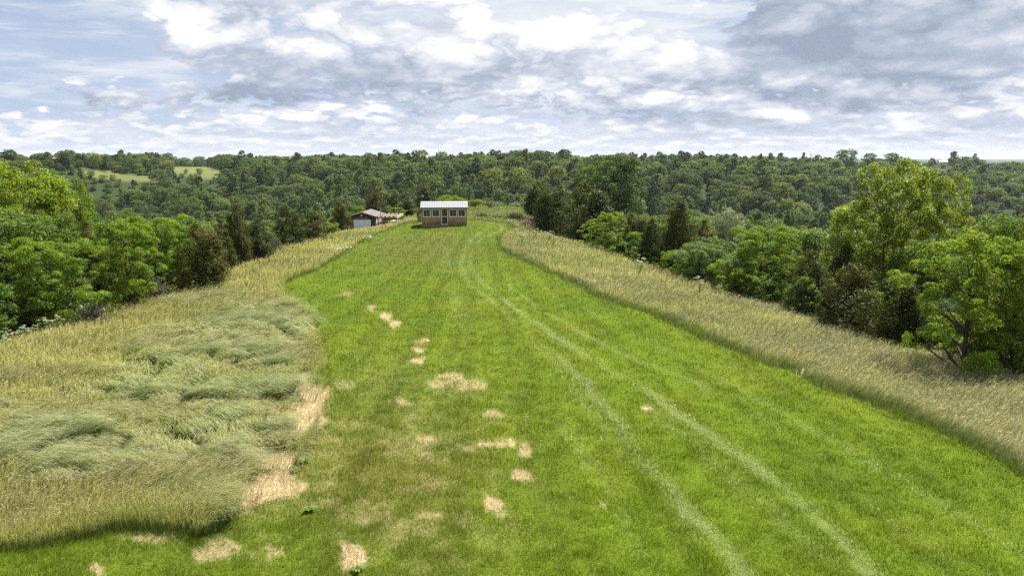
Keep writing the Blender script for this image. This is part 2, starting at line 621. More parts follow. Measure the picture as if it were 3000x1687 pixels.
def tint_mat(name, trans=0.3, spec=0.2, rough=0.55, warm=(1.1, 1.15, .6)):
    """colour straight from the tint attribute (grass)"""
    m, T, out = new_mat(name)
    at = T.node('ShaderNodeAttribute', attribute_name='tint')
    col = at.outputs['Color']
    p = T.node('ShaderNodeBsdfPrincipled')
    T.put(p.inputs['Base Color'], col)
    p.inputs['Roughness'].default_value = rough
    p.inputs['Specular IOR Level'].default_value = spec
    tr = T.node('ShaderNodeBsdfTranslucent')
    T.put(tr.inputs[0], T.mix(1.0, col, warm, 'MULTIPLY'))
    mx = T.node('ShaderNodeMixShader')
    mx.inputs[0].default_value = trans
    T.l.new(p.outputs[0], mx.inputs[1])
    T.l.new(tr.outputs[0], mx.inputs[2])
    T.l.new(mx.outputs[0], out.inputs[0])
    return m


def solid_mat(name, col, rough=0.7, noise=0.25, scale=6.0, stretch=(1, 1, 1), spec=0.3, metal=0.0, bump=0.0, dark=None, coord='Object'):
    m, T, out = new_mat(name)
    tc = T.node('ShaderNodeTexCoord')
    mp = T.node('ShaderNodeMapping')
    mp.inputs['Scale'].default_value = stretch
    T.l.new(tc.outputs[coord], mp.inputs[0])
    nz = T.noise(mp.outputs[0], scale, 6, 0.6)
    f = T.lin(nz, 0.3, 0.7)
    lo = tuple(c * (1 - noise) for c in col) if dark is None else dark
    hi = tuple(min(1, c * (1 + noise)) for c in col) if dark is None else col
    p = T.node('ShaderNodeBsdfPrincipled')
    T.put(p.inputs['Base Color'], T.mix(f, lo, hi))
    p.inputs['Roughness'].default_value = rough
    p.inputs['Specular IOR Level'].default_value = spec
    p.inputs['Metallic'].default_value = metal
    if bump:
        bp = T.node('ShaderNodeBump')
        bp.inputs['Strength'].default_value = bump
        T.l.new(nz, bp.inputs['Height'])
        T.l.new(bp.outputs[0], p.inputs['Normal'])
    T.l.new(p.outputs[0], out.inputs[0])
    return m


M = {}
M['broad'] = leaf_mat('broadleaf', [(0, (.060, .105, .018)), (.25, (.085, .140, .020)), (.5, (.105, .160, .024)), (.75, (.090, .140, .034)), (1, (.13, .19, .030))], spec=.15)
M['forest'] = leaf_mat('forest_leaves', [(0, (.042, .078, .024)), (.2, (.075, .122, .030)), (.4, (.105, .158, .036)), (.6, (.090, .132, .044)), (.8, (.135, .185, .044)), (.93, (.165, .215, .044)), (1, (.050, .080, .032))], spec=.12)
M['dark_broad'] = leaf_mat('dark_leaves', [(0, (.046, .085, .016)), (1, (.055, .095, .018))], spec=.12)
M['bright'] = leaf_mat('yellow_green_leaves', [(0, (.135, .205, .014)), (1, (.16, .22, .018))], trans=.45, spec=.15)
M['locust'] = leaf_mat('locust_leaves', [(0, (.115, .19, .014)), (.5, (.14, .21, .018)), (1, (.165, .23, .022))], trans=.45, spec=.15)
M['sycamore'] = leaf_mat('sycamore_leaves', [(0, (.185, .245, .036)), (1, (.205, .26, .042))], trans=.42, spec=.18)
M['cedar'] = leaf_mat('cedar_sprays', [(0, (.046, .060, .017)), (.5, (.060, .072, .020)), (1, (.080, .082, .024))], trans=.2, spec=.06)
M['silver'] = leaf_mat('silvery_leaves', [(0, (.19, .23, .14)), (1, (.21, .25, .155))], trans=.25, spec=.3)
M['shrub'] = leaf_mat('shrub_leaves', [(0, (.050, .090, .018)), (.35, (.075, .130, .020)), (.7, (.105, .165, .026)), (1, (.080, .115, .044))], spec=.15)
M['bark'] = solid_mat('bark', (.085, .068, .052), .9, .35, 9, (3, 3, .6), .1)
M['twig'] = solid_mat('dead_twigs', (.20, .165, .135), .9, .3, 5, (1, 1, 1), .1)
M['grass'] = tint_mat('grass_blades', .4)
M['lawn'] = tint_mat('lawn_blades', .45, .22, .5, (1.15, 1.2, .5))
M['petal'] = tint_mat('flowers', .25, .1, .7, (1, 1, .9))
M['tan_wood'] = solid_mat('weathered_board', (.33, .215, .10), .85, .2, 2.2, (1, 1, .35), .15)
M['white_trim'] = solid_mat('white_trim', (.74, .75, .74), .5, .06, 3)
M['glass'] = solid_mat('dark_window_glass', (.018, .020, .022), .08, .4, 1.5, (1, 1, .2), .6)
M['curtain'] = solid_mat('curtain_slats', (.10, .10, .085), .8, .3, 6, (4, 4, .2))
M['white_metal'] = solid_mat('white_sheet_roof', (.185, .19, .205), .45, .10, 2.5, (3, .2, 1), .4)
M['grey_metal'] = solid_mat('galvanised_metal', (.42, .42, .43), .4, .12, 3, (1, 1, 1), .5, .4)
M['dark_metal'] = solid_mat('black_stovepipe', (.03, .03, .032), .5, .2, 3)
M['brown_wall'] = solid_mat('brown_siding', (.058, .033, .027), .75, .25, 4, (6, 6, .5), .2)
M['shingle'] = solid_mat('grey_shingles', (.125, .108, .108), .9, .18, 5, (1, 1, 1), .15, 0, .2)
M['door_white'] = solid_mat('white_roller_door', (.76, .79, .82), .55, .08, 8, (1, 1, 1), .3)
M['timber'] = solid_mat('pale_timber', (.36, .30, .245), .8, .15, 3, (1, .3, 1), .15)
M['post_wood'] = solid_mat('treated_post', (.26, .19, .10), .85, .2, 3, (2, 2, .3), .15)
M['sign'] = solid_mat('grey_sign_board', (.115, .105, .105), .7, .25, 7)
M['stone'] = solid_mat('pale_board_panel', (.28, .235, .20), .9, .3, 4)
M['rubber'] = solid_mat('black_rubber', (.02, .02, .02), .8, .2, 5)
M['roof_tan'] = solid_mat('tan_roof', (.46, .33, .22), .8, .1, .5)
M['brick'] = solid_mat('brick_wall', (.24, .11, .075), .9, .15, 1)


def osb_mat():
    """tan sheet siding, splashed and weathered dark along its foot (the stain is on the wall itself)"""
    m, T, out = new_mat('stained_sheet_siding')
    tc = T.node('ShaderNodeTexCoord')
    sp = T.node('ShaderNodeSeparateXYZ')
    T.l.new(tc.outputs['Object'], sp.inputs[0])
    chips = T.noise(tc.outputs['Object'], 9.0, 5, .7)
    big = T.noise(tc.outputs['Object'], 1.1, 4, .6)
    base = T.mix(T.lin(chips, .3, .7), (.31, .19, .095), (.47, .30, .155))
    h = T.m('ADD', sp.outputs[2], T.m('MULTIPLY', T.m('SUBTRACT', big, .5), 1.1))
    mid = T.ss(h, .75, 1.35, 1.0, 0.0)
    low = T.ss(h, .18, .78, 1.0, 0.0)
    c = T.mix(T.m('MULTIPLY', mid, .75), base, (.33, .205, .115))
    c = T.mix(T.m('MULTIPLY', low, .8), c, (.11, .085, .075))
    p = T.node('ShaderNodeBsdfPrincipled')
    T.put(p.inputs['Base Color'], c)
    p.inputs['Roughness'].default_value = .85
    T.l.new(p.outputs[0], out.inputs[0])
    return m


M['osb'] = osb_mat()

# ------------------------------------------------------------------ colours of the ground cover
STRAW_COL = np.array((.45, .35, .22))


def masks(x, y):
    """lawn?, straw strength, wheel-track strength, signed distance to the lawn edge"""
    wob = 0.35
    wx = x + wob * (fbm(x / 1.3, y / 1.3, 21, 3) - .5) * 2
    wy = y + wob * (fbm(x / 1.3, y / 1.3, 31, 3) - .5) * 2
    dl = sdist(LAWN, wx, wy)
    px, py = project(x, y, np.zeros_like(x))
    n = fbm(x / .55, y / .55, 51, 4)
    n2 = fbm(x / 1.7, y / 1.7, 57, 3)
    straw = np.zeros_like(x)
    n3 = fbm(x / .22 + 4, y / .3, 53, 3)
    rag = (n - .5) * 1.5 + (n2 - .5) * 1.3 + (n3 - .5) * .9
    for a, b, rx, ry, s in STRAW_SPOTS:
        q = ((px - a) / (rx * 1.08)) ** 2 + ((py - b) / (ry * 1.0)) ** 2
        v = np.exp(-q * .75)
        straw = np.maximum(straw, sstep(.34, .74, v * .82 + rag * .85 * np.sqrt(np.clip(v, 0, 1))) * s * .9)
    de = sdist(STRAW_EDGE, wx, wy)
    straw = np.maximum(straw, sstep(.34, -.30, de - .13 + rag * .58) * (.55 + .75 * n))
    straw = np.clip(straw, 0, 1)
    # thin, yellowed turf in the left foreground
    q = np.exp(-(((px - 1130) / 330) ** 2 + ((py - 1400) / 230) ** 2))
    straw = np.maximum(straw, .34 * q * sstep(.46, .66, n * .5 + n2 * .5))
    tr = np.zeros_like(x)
    for k, (pl, w, s) in enumerate(TRACKS):
        d = dist_line(pl, x + .5 * (n2 - .5) + .3 * (n - .5), y)
        tr = np.maximum(tr, s * np.exp(-(d / w) ** 2) * (.25 + 1.0 * n) * sstep(.18, .56, fbm(x / 2.2 + k, y / 6.0, 91 + k, 4)))
    return dl, straw, np.clip(tr, 0, 1), px, py


def lawn_colour(x, y, px, py, straw, tr, speck=.85):
    n1 = fbm(x / 6, y / 6, 101, 4)[:, None]
    n2 = fbm(x / .8, y / .8, 111, 3)[:, None]
    g = np.array((.120, .178, .014))
    c = g * (.86 + .30 * n1)
    c = c * (1 + .35 * (n2 - .5))
    yel = sstep(.46, .72, fbm(x / 3.3, y / 3.3, 121, 4))
    c = c + (np.array((.200, .218, .024)) - c) * (.32 * yel)[:, None]
    # olive turf in front of the shed and down the middle
    q = np.exp(-(((px - 1230) / 190) ** 2 + ((py - 735) / 62) ** 2)) + .35 * np.exp(-(((px - 1330) / 150) ** 2 + ((py - 700) / 20) ** 2))
    c = c + (np.array((.125, .142, .034)) - c) * np.clip(q * (.35 + .9 * n2[:, 0]), 0, .85)[:, None]
    # yellowing in the left foreground
    q = np.exp(-(((px - 1120) / 330) ** 2 + ((py - 1390) / 260) ** 2))
    c = c + (np.array((.165, .165, .045)) - c) * np.clip(q * (n1[:, 0] * .9 + .15), 0, .75)[:, None]
    # darker, bluer clover in the middle of the strip
    q = sstep(.5, .7, fbm(x / 4.5 + 9, y / 4.5, 131, 4))
    c = c + (np.array((.074, .135, .014)) - c) * (.32 * q)[:, None]
    # broad faint mowing bands running along the strip
    lanes = np.sin((px - 1400) / np.maximum(py - 600, 40) * 18.0)
    lanes2 = np.sin((px - 1400) / np.maximum(py - 600, 40) * 47.0 + 2 * n1[:, 0])
    c = c * (1 + .09 * lanes + .05 * lanes2)[:, None]
    # single pale blades: dead straw, and wheel-track blades with their gloss painted in
    u = rng.random(len(x))
    press = u < np.clip(tr, 0, 1) * speck
    c[press] = np.array((.55, .58, .42)) * (.75 + .5 * rng.random((int(press.sum()), 1)))
    c = c + (np.array((.24, .28, .14)) - c) * (np.clip(tr, 0, 1) * .35)[:, None]
    dry = rng.random(len(x)) < straw * .85
    c[dry] = c[dry] * .2 + STRAW_COL * .8
    return c


def lodged(x, y, px, py):
    """how far the hay is beaten down (left foreground)"""
    q = 1.1 * np.exp(-(((px - 560) / 430) ** 2 + ((py - 1230) / 330) ** 2))
    q += .9 * np.exp(-(((px - 760) / 170) ** 2 + ((py - 960) / 75) ** 2))
    q += .8 * np.exp(-(((px - 60) / 260) ** 2 + ((py - 1340) / 130) ** 2))
    q *= (px < 1000)
    n = fbm(x / 3.2, y / 2.0, 141, 4)
    return np.clip(sstep(.30, .78, q * .72 + (n - .5) * .9 + .06), 0, 1)


def hay_colour(x, y, px, py):
    n1 = fbm(x / 7, y / 7, 151, 4)
    n2 = fbm(x / 1.5, y / 1.5, 161, 3)
    tip = np.array((.525, .46, .258)) * (.80 + .42 * n1)[:, None] * (.85 + .3 * n2)[:, None]
    gold = sstep(.55, .75, fbm(x / 4 + 4, y / 4, 171, 3))
    tip = tip + (np.array((.54, .47, .29)) - tip) * (.5 * gold)[:, None]
    olive = sstep(.5, .7, fbm(x / 5 + 14, y / 5, 181, 3))
    tip = tip + (np.array((.38, .365, .20)) - tip) * (.6 * olive)[:, None]
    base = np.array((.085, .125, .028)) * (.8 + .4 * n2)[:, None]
    return base, tip


# ------------------------------------------------------------------ the ground: one sheet to the horizon
def build_ground():
    a = np.concatenate([np.arange(-180, -48, 3.0), np.arange(-48, 48, 0.22), np.arange(48, 180, 3.0)])
    rr = [2.0]
    while rr[-1] < 9000:
        rr.append(rr[-1] * 1.0155 + 0.02)
    rr = np.array(rr)
    A, RR = np.meshgrid(np.radians(a), rr)
    x = (np.sin(A) * RR).ravel()
    y = (np.cos(A) * RR).ravel()
    z = terrain(x, y)
    na, nr = len(a), len(rr)
    dl, straw, tr, px, py = masks(x, y)
    r = np.hypot(x, y)
    col = np.zeros((len(x), 3))
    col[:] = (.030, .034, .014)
    rim = sdist(RIM, x, y)
    hb, ht = hay_colour(x, y, px, py)
    hay = rim < 5
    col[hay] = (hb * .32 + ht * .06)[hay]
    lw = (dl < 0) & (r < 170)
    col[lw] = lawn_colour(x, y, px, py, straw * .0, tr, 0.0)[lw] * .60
    near = (r < 60)
    col[near] = col[near] + (STRAW_COL * .82 - col[near]) * np.clip(straw[near], 0, 1)[:, None]
    md = in_meadow(x, y, z)
    col[md] = np.array((.105, .125, .040)) * (.75 + .5 * fbm(x / 20, y / 20, 5, 4))[md][:, None]
    far = (r > 240) & ~md
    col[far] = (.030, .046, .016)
    i, j = np.meshgrid(np.arange(nr - 1), np.arange(na), indexing='ij')
    jn = (j + 1) % na
    q = np.stack([i * na + j, i * na + jn, (i + 1) * na + jn, (i + 1) * na + j], -1).reshape(-1, 4)[:, ::-1]
    v = np.stack([x, y, z], -1)
    # centre fan
    v = np.vstack([v, [[0, 0, tz(0, 0)]]])
    col = np.vstack([col, [col[0]]])
    tris = np.stack([np.full(na, len(v) - 1), (np.arange(na) + 1) % na, np.arange(na)], -1)
    loops = np.concatenate([q.ravel(), tris.ravel()])
    starts = np.concatenate([np.arange(len(q)) * 4, len(q) * 4 + np.arange(na) * 3])
    m, T, out = new_mat('soil_and_turf')
    at = T.node('ShaderNodeAttribute', attribute_name='tint')
    geo = T.node('ShaderNodeNewGeometry')
    nz = T.noise(geo.outputs['Position'], 7.0, 6, .7)
    c = T.mix(1.0, at.outputs['Color'], T.mix(T.lin(nz, .3, .7), (.62, .60, .60), (1.25, 1.22, 1.2)), 'MULTIPLY')
    p = T.node('ShaderNodeBsdfPrincipled')
    T.put(p.inputs['Base Color'], c)
    p.inputs['Roughness'].default_value = .95
    p.inputs['Specular IOR Level'].default_value = .05
    T.l.new(p.outputs[0], out.inputs[0])
    me = np_mesh('ground', v, loops, starts, col, [m], smooth=True)
    o = link(bpy.data.objects.new('ground', me))
    tag(o, kind='structure')


build_ground()


# ------------------------------------------------------------------ grass
def blades(P, phi, lean, length, width, twist, cb, ct, segs):
    n = len(P)
    ts = np.linspace(0, 1, segs + 1)
    d = np.stack([np.cos(phi), np.sin(phi), np.zeros(n)], -1)
    wa = phi + math.pi / 2 + twist
    w = np.stack([np.cos(wa), np.sin(wa), np.zeros(n)], -1) * (width / 2)[:, None]
    lean = np.maximum(lean, 1e-3)
    rows, cols = [], []
    for k, t in enumerate(ts):
        h = length * (1 - np.cos(lean * t)) / lean
        v = length * np.sin(lean * t) / lean
        c = P + d * h[:, None]
        c[:, 2] += v
        taper = 1 - .55 * t
        col = cb + (ct - cb) * t ** .8
        if k < segs:
            rows += [c - w * taper, c + w * taper]
            cols += [col, col]
        else:
            rows += [c]
            cols += [col]
    m = len(rows)
    V = np.stack(rows, 1).reshape(-1, 3)
    K = np.stack(cols, 1).reshape(-1, 3)
    b = (np.arange(n) * m)[:, None]
    faces = []
    for k in range(segs - 1):
        faces.append(b + np.array([[2 * k, 2 * k + 1, 2 * k + 3, 2 * k + 2]]))
    quads = np.concatenate(faces).ravel() if faces else np.zeros(0, int)
    tri = (b + np.array([[2 * segs - 2, 2 * segs - 1, 2 * segs]])).ravel()
    nq = len(quads) // 4
    loops = np.concatenate([quads, tri])
    starts = np.concatenate([np.arange(nq) * 4, nq * 4 + np.arange(n) * 3])
    return V, K, loops, starts


def scatter(n, dmin, dmax, p, azmax):
    """points on the ground, density falling as d^-p"""
    e = 2 - p
    u = rng.random(n)
    d = (dmin ** e + u * (dmax ** e - dmin ** e)) ** (1 / e)
    a = R(azmax) * (2 * rng.random(n) - 1)
    return d * np.sin(a), d * np.cos(a), d


def build_lawn():
    x, y, d = scatter(1250000, 12.5, 165, 2.55, 41)
    dl, straw, tr, px, py = masks(x, y)
    k = (dl < .15) & (rng.random(len(x)) > straw * .80)
    shed = (np.abs(x + 9.2) < 3.0) & (y > 110.2) & (y < 114.2)
    k &= ~shed
    x, y, d, straw, tr, px, py, dl = (v[k] for v in (x, y, d, straw, tr, px, py, dl))
    n = len(x)
    P = np.stack([x, y, terrain(x, y)], -1)
    clump = sstep(.30, .72, fbm(x / .42, y / .42, 201, 3))
    ln = (.052 + .07 * rng.random(n)) * (.55 + .95 * clump) * (1 - .35 * np.clip(tr, 0, 1)) * (1 - .3 * straw)
    rough = np.exp(-(((px - 1060) / 300) ** 2 + ((py - 1420) / 260) ** 2))
    ln *= 1 + .35 * rough
    ln *= 1 + .6 * sstep(-.9, .1, dl)
    ln *= 1 + .25 * np.clip(d / 60, 0, 1)
    wd = .0105 * (d / 20) ** 1.15 * (.7 + .6 * rng.random(n))
    phi = rng.random(n) * 2 * math.pi
    lean = .35 + .75 * rng.random(n)
    # wheel tracks and stubble lie flatter, along the strip
    lay = np.clip(tr * 1.2 + straw, 0, 1)
    lean = np.where(rng.random(n) < lay * 1.2, 1.15 + .35 * rng.random(n), lean)
    c = lawn_colour(x, y, px, py, straw, tr)
    c = c * (.62 + .76 * rng.random(n))[:, None]
    dead = rng.random(n) < .035 + .12 * rough
    c[dead] = c[dead] * .4 + np.array((.36, .31, .15)) * .6
    shiny = rng.random(n) < .03
    c[shiny] = c[shiny] * .5 + np.array((.30, .38, .16)) * .5
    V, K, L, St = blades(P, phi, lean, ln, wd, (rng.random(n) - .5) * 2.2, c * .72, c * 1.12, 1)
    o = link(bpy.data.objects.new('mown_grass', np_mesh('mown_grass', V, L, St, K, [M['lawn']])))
    tag(o, 'short bright green mown grass strip running up to the shed', 'lawn', kind='stuff')

    # cut straw lying loose on the bare patches
    x, y, d = scatter(420000, 14, 75, 2.4, 38)
    dl, straw, tr, px, py = masks(x, y)
    k = rng.random(len(x)) < straw ** 1.4
    x, y, d = x[k], y[k], d[k]
    n = len(x)
    P = np.stack([x, y, terrain(x, y) + .01 + .03 * rng.random(n)], -1)
    c = STRAW_COL * (.72 + .6 * rng.random(n))[:, None]
    c[rng.random(n) < .2] *= np.array((.62, .55, .5))
    V, K, L, St = blades(P, rng.random(n) * 6.283, 1.15 + .45 * rng.random(n), .12 + .14 * rng.random(n),
                         .010 * (d / 20) ** 1.1 * (.8 + .5 * rng.random(n)), (rng.random(n) - .5) * 2.5, c, c, 1)
    o = link(bpy.data.objects.new('dry_straw', np_mesh('dry_straw', V, L, St, K, [M['grass']])))
    tag(o, 'pale dry straw and clippings lying in patches on the mown strip', 'straw', kind='stuff')


def build_hay():
    x, y, d = scatter(1400000, 13, 175, 2.35, 42)
    dl, straw, tr, px, py = masks(x, y)
    rim = sdist(RIM, x, y)
    k = (dl > 0) & (rim < 6.5 + 2 * (fbm(x / 5, y / 5, 9, 2) - .5)) & (rng.random(len(x)) > straw * 1.0) & (rng.random(len(x)) < np.where(dl < 1.3, 1.0, .72))
    gar = (x > -24.0) & (x < -19.9) & (y > 117.3) & (y < 125.4)
    shed = (np.abs(x + 9.2) < 3.3) & (y > 109.0) & (y < 114.6)
    k &= ~gar & ~shed
    x, y, d, px, py, dl, straw, rim = (v[k] for v in (x, y, d, px, py, dl, straw, rim))
    n = len(x)
    P = np.stack([x, y, terrain(x, y)], -1)
    lo = lodged(x, y, px, py)
    # rough, greener ground behind and beside the shed
    beyond = sstep(116, 126, y)
    hgt = .62 + .22 * fbm(x / 4, y / 4, 221, 3) + .22 * (fbm(x / .9, y / .9, 231, 3) - .5)
    ln = hgt * (.62 + .55 * rng.random(n)) * (1 + .40 * lo)
    ln *= 1 - .25 * sstep(70, 110, d)
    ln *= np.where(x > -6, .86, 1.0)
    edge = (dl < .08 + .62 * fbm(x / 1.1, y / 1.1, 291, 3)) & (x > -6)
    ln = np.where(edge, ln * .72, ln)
    # beaten-down hay lies in tufts: blades of one tuft share a root area and a direction
    cell = 1.25
    best = np.full(n, 1e9)
    tx, ty, tid = np.zeros(n), np.zeros(n), np.zeros(n)
    ci, cj = np.floor(x / cell), np.floor(y / cell)
    for di in (-1, 0, 1):
        for dj in (-1, 0, 1):
            qx = (ci + di + .15 + .7 * hash2(ci + di, cj + dj, 401)) * cell
            qy = (cj + dj + .15 + .7 * hash2(ci + di, cj + dj, 402)) * cell
            dd = (x - qx) ** 2 + ((y - qy) * 1.3) ** 2
            m = dd < best
            best = np.where(m, dd, best)
            tx, ty = np.where(m, qx, tx), np.where(m, qy, ty)
            tid = np.where(m, hash2(ci + di, cj + dj, 403), tid)
    pull = (.22 * lo)[:, None]
    P[:, 0:1] += (tx - x)[:, None] * pull
    P[:, 1:2] += (ty - y)[:, None] * pull
    P[:, 2] = terrain(P[:, 0], P[:, 1])
    sw = fbm(x / 5.0, y / 3.2, 241, 3) - .5
    flow = -.35 + 3.0 * sw
    phi = flow + (tid - .5) * .9 * lo + (rng.random(n) - .5) * (2.2 - 1.55 * lo)
    lean = .60 + .85 * rng.random(n) + lo * (.85 + .75 * rng.random(n)) + .5 * np.clip(fbm(x / 6, y / 6, 271, 3) - .5, 0, 1)
    ln = ln * (1 + lo * (.16 + .50 * (tid - .35)))
    wd = (.0075 + .004 * lo) * (d / 20) ** 1.12 * (.7 + .6 * rng.random(n))
    cb, ct = hay_colour(x, y, px, py)
    green = np.array((.255, .31, .145)) * (.55 + .45 * fbm(x / 1.3, y / 1.3, 281, 3) + .35 * tid)[:, None]
    f = np.clip(lo * (.08 + .80 * rng.random(n)) * (.7 + .7 * tid), 0, .92)[:, None]
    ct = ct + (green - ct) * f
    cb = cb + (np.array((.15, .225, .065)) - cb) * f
    ct[edge] = np.array((.135, .185, .045)) * (.6 + .6 * rng.random((int(edge.sum()), 1)))  # leafy edge blades, coloured dark to paint in the hay's shadow line
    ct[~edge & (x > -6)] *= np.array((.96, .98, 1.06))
    # stems without a seed head stay green to the tip
    leafy = rng.random(n) < .20 + .3 * beyond
    ct[leafy] = ct[leafy] * .4 + np.array((.20, .24, .09)) * .6
    ln[leafy] *= .82
    # greener fringe along the cut edge
    fr = np.exp(-(dl / .8) ** 2)
    ct = ct + (np.array((.20, .25, .05)) - ct) * (fr * .55 * rng.random(n))[:, None]
    ct = ct + (np.array((.25, .29, .085)) - ct) * (beyond * .6)[:, None]
    jit = (.74 + .52 * rng.random(n))[:, None]
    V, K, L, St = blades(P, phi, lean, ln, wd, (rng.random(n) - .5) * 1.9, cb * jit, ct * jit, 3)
    # seed heads at the blade tips
    hd = (rng.random(n) < .32 - .2 * lo) & ~leafy & (dl > .5)
    th = lean[hd]
    dirv = np.stack([np.cos(phi[hd]), np.sin(phi[hd]), np.zeros(hd.sum())], -1)
    tipP = P[hd] + dirv * (ln[hd] * (1 - np.cos(th)) / th)[:, None]
    tipP[:, 2] += ln[hd] * np.sin(th) / th
    axis = dirv * np.sin(th)[:, None] + np.array([0, 0, 1.0]) * np.cos(th)[:, None]
    m = int(hd.sum())
    HN = unit(rng.normal(size=(m, 3)))
    HV = rhombs(tipP, HN, .08 + .08 * rng.random(m), wd[hd] * 1.15, axis)
    HC = np.repeat(np.clip(ct[hd] * np.array((1.0, .97, 1.02)) * (.75 + .5 * rng.random(m))[:, None], 0, .8), 4, 0)
    nv, nl = len(V), len(L)
    V, K = np.vstack([V, HV]), np.vstack([K, HC])
    L = np.concatenate([L, nv + np.arange(4 * m)])
    St = np.concatenate([St, nl + np.arange(m) * 4])
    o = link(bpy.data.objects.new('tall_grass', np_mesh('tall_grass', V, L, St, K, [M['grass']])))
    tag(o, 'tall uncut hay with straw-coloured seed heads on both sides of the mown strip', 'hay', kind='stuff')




# ------------------------------------------------------------------ tree prototypes
def rhombs(P, N, L, W, axis=None):
    """leaf-like rhombs at P with normals N, length L, width W"""
    n = len(P)
    if axis is None:
        axis = rng.normal(size=(n, 3))
    t = axis - N * np.sum(axis * N, 1, keepdims=True)
    t /= np.linalg.norm(t, axis=1, keepdims=True) + 1e-9
    b = np.cross(N, t)
    V = np.stack([P - t * (L / 2)[:, None], P + b * (W / 2)[:, None] + t * (L * .08)[:, None],
                  P + t * (L / 2)[:, None], P - b * (W / 2)[:, None] + t * (L * .08)[:, None]], 1).reshape(-1, 3)
    return V


def unit(v):
    return v / (np.linalg.norm(v, axis=1, keepdims=True) + 1e-9)


build_lawn()
build_hay()


def crown_broad(H, W, base, lobes, leaves, leaf, spread=1.0, style='round', upright=0.0):
    """lobes of leaf-sized rhombs; returns verts, tint, lobe centres"""
    cen, rad = [], []
    for i in range(lobes):
        t = (i + .5) / lobes
        h = base + (1 - base) * (t ** .85)
        if style == 'round':
            env = math.sqrt(max(0, 1 - ((h - (base + .42 * (1 - base))) / (.62 * (1 - base))) ** 2))
        elif style == 'spire':
            env = (1 - ((h - base) / (1 - base)) ** 1.6) * .9 + .12
        elif style == 'flat':
            env = .45 + .65 * math.sin(math.pi * min(1, (h - base) / (1 - base) * .75 + .18))
        else:
            env = .8
        a = i * 2.399 + rng.random() * .9
        rr = W / 2 * env * (.34 + .50 * rng.random()) * spread
        r = W * (.11 + .10 * rng.random()) * (1.1 if style == 'round' else .9)
        cen.append((math.cos(a) * rr, math.sin(a) * rr, min(H * h, H - r * .7)))
        rad.append(r)
    # a core
    for h in np.linspace(base + .12, .82, 4):
        cen.append((rng.normal() * W * .05, rng.normal() * W * .05, H * h))
        rad.append(W * (.22 if style != 'spire' else .15))
    cen, rad = np.array(cen), np.array(rad)
    sq = {'round': .85, 'spire': 1.05, 'flat': .55}.get(style, .85)
    bc, br = [], []
    for c, r in zip(cen, rad):
        out = np.array([c[0], c[1], 0.0])
        out = out / (np.linalg.norm(out) + 1e-6) * min(1, np.linalg.norm(out) / (W * .12))
        for j in range(9):
            u = rng.normal(size=3) + out * .7 + np.array([0, 0, .45])
            u /= np.linalg.norm(u)
            bc.append(c + u * r * (.62 + .42 * rng.random()) * np.array([1, 1, sq]))
            br.append(r * (.26 + .24 * rng.random()))
    bc, br = np.array(bc), np.array(br)
    pr = br ** 2 / np.sum(br ** 2)
    li = rng.choice(len(bc), leaves, p=pr)
    u = unit(rng.normal(size=(leaves, 3)))
    u[:, 2] = np.where(u[:, 2] < -.45, -u[:, 2], u[:, 2])
    rr = br[li] * (1.12 - .62 * rng.random(leaves) ** 1.5)
    P = bc[li] + u * rr[:, None] * np.array([1, 1, sq])
    keep = np.ones(leaves, bool)
    for c, r in zip(cen, rad):
        q = (P - c) / np.array([1, 1, sq])
        keep &= ~((np.sum(q * q, 1) < (r * .50) ** 2))
    P, u, li = P[keep], u[keep], li[keep]
    n = len(P)
    N = unit(u * .75 + rng.normal(size=(n, 3)) * .55 + np.array([0, 0, .35]))
    L = leaf * (.65 + .75 * rng.random(n))
    lob = .80 + .40 * rng.random(len(bc))
    hue = rng.random(len(bc))
    tint = (lob[li] * (.74 + .52 * rng.random(n)))[:, None] * np.stack([.92 + .2 * hue[li], np.ones(n), .85 + .3 * (1 - hue[li])], -1)
    return rhombs(P, N, L, L * .62), np.repeat(tint, 4, 0), cen, rad


def crown_cedar(H, W, leaves, leaf, base=.02, pw=.75):
    """several leaders, each clothed in upswept tufts of fine sprays"""
    lead = [(0.0, 0.0, 1.0, W * .5)]
    for j in range(3):
        a = rng.random() * 6.283
        lead.append((math.cos(a) * W * .20, math.sin(a) * W * .20, .62 + .30 * rng.random(), W * (.26 + .10 * rng.random())))
    tc, tr = [], []
    for lx, ly, lh, lw in lead:
        m = int(95 * lw / (W * .5))
        for j in range(m):
            t = rng.random() ** 1.2
            a = j * 2.399 + rng.random()
            prof = (1 - t) ** pw * float(sstep(-.10, .12, np.array(t))) * (.72 + .5 * rng.random())
            r = lw * prof * (.55 + .45 * rng.random() ** .5)
            tc.append((lx + math.cos(a) * r, ly + math.sin(a) * r, H * lh * (base + (1 - base) * t)))
            tr.append(W * (.075 + .065 * rng.random()) * (1.1 - .5 * t))
    tc, tr = np.array(tc), np.array(tr)
    li = rng.choice(len(tc), leaves, p=tr ** 2 / np.sum(tr ** 2))
    off = rng.normal(size=(leaves, 3)) * .55
    P = tc[li] + off * tr[li][:, None] * np.array([1, 1, 1.35])
    out = P * np.array([1, 1, 0])
    out = unit(out)
    ax = unit(out * .7 + np.array([0, 0, .8]) + rng.normal(size=(leaves, 3)) * .35)
    N = unit(out * .6 + off * .9 + rng.normal(size=(leaves, 3)) * .45 + np.array([0, 0, .35]))
    L = leaf * (.6 + .8 * rng.random(leaves))
    lob = .70 + .60 * rng.random(len(tc))
    warm = rng.random(len(tc))[li][:, None]
    tint = (lob[li] * (.70 + .60 * rng.random(leaves)))[:, None] * (np.array([1.18, 1.0, .8]) * warm + np.array([.88, 1.05, .95]) * (1 - warm))
    return rhombs(P, N, L, L * .34, ax), np.repeat(tint, 4, 0)


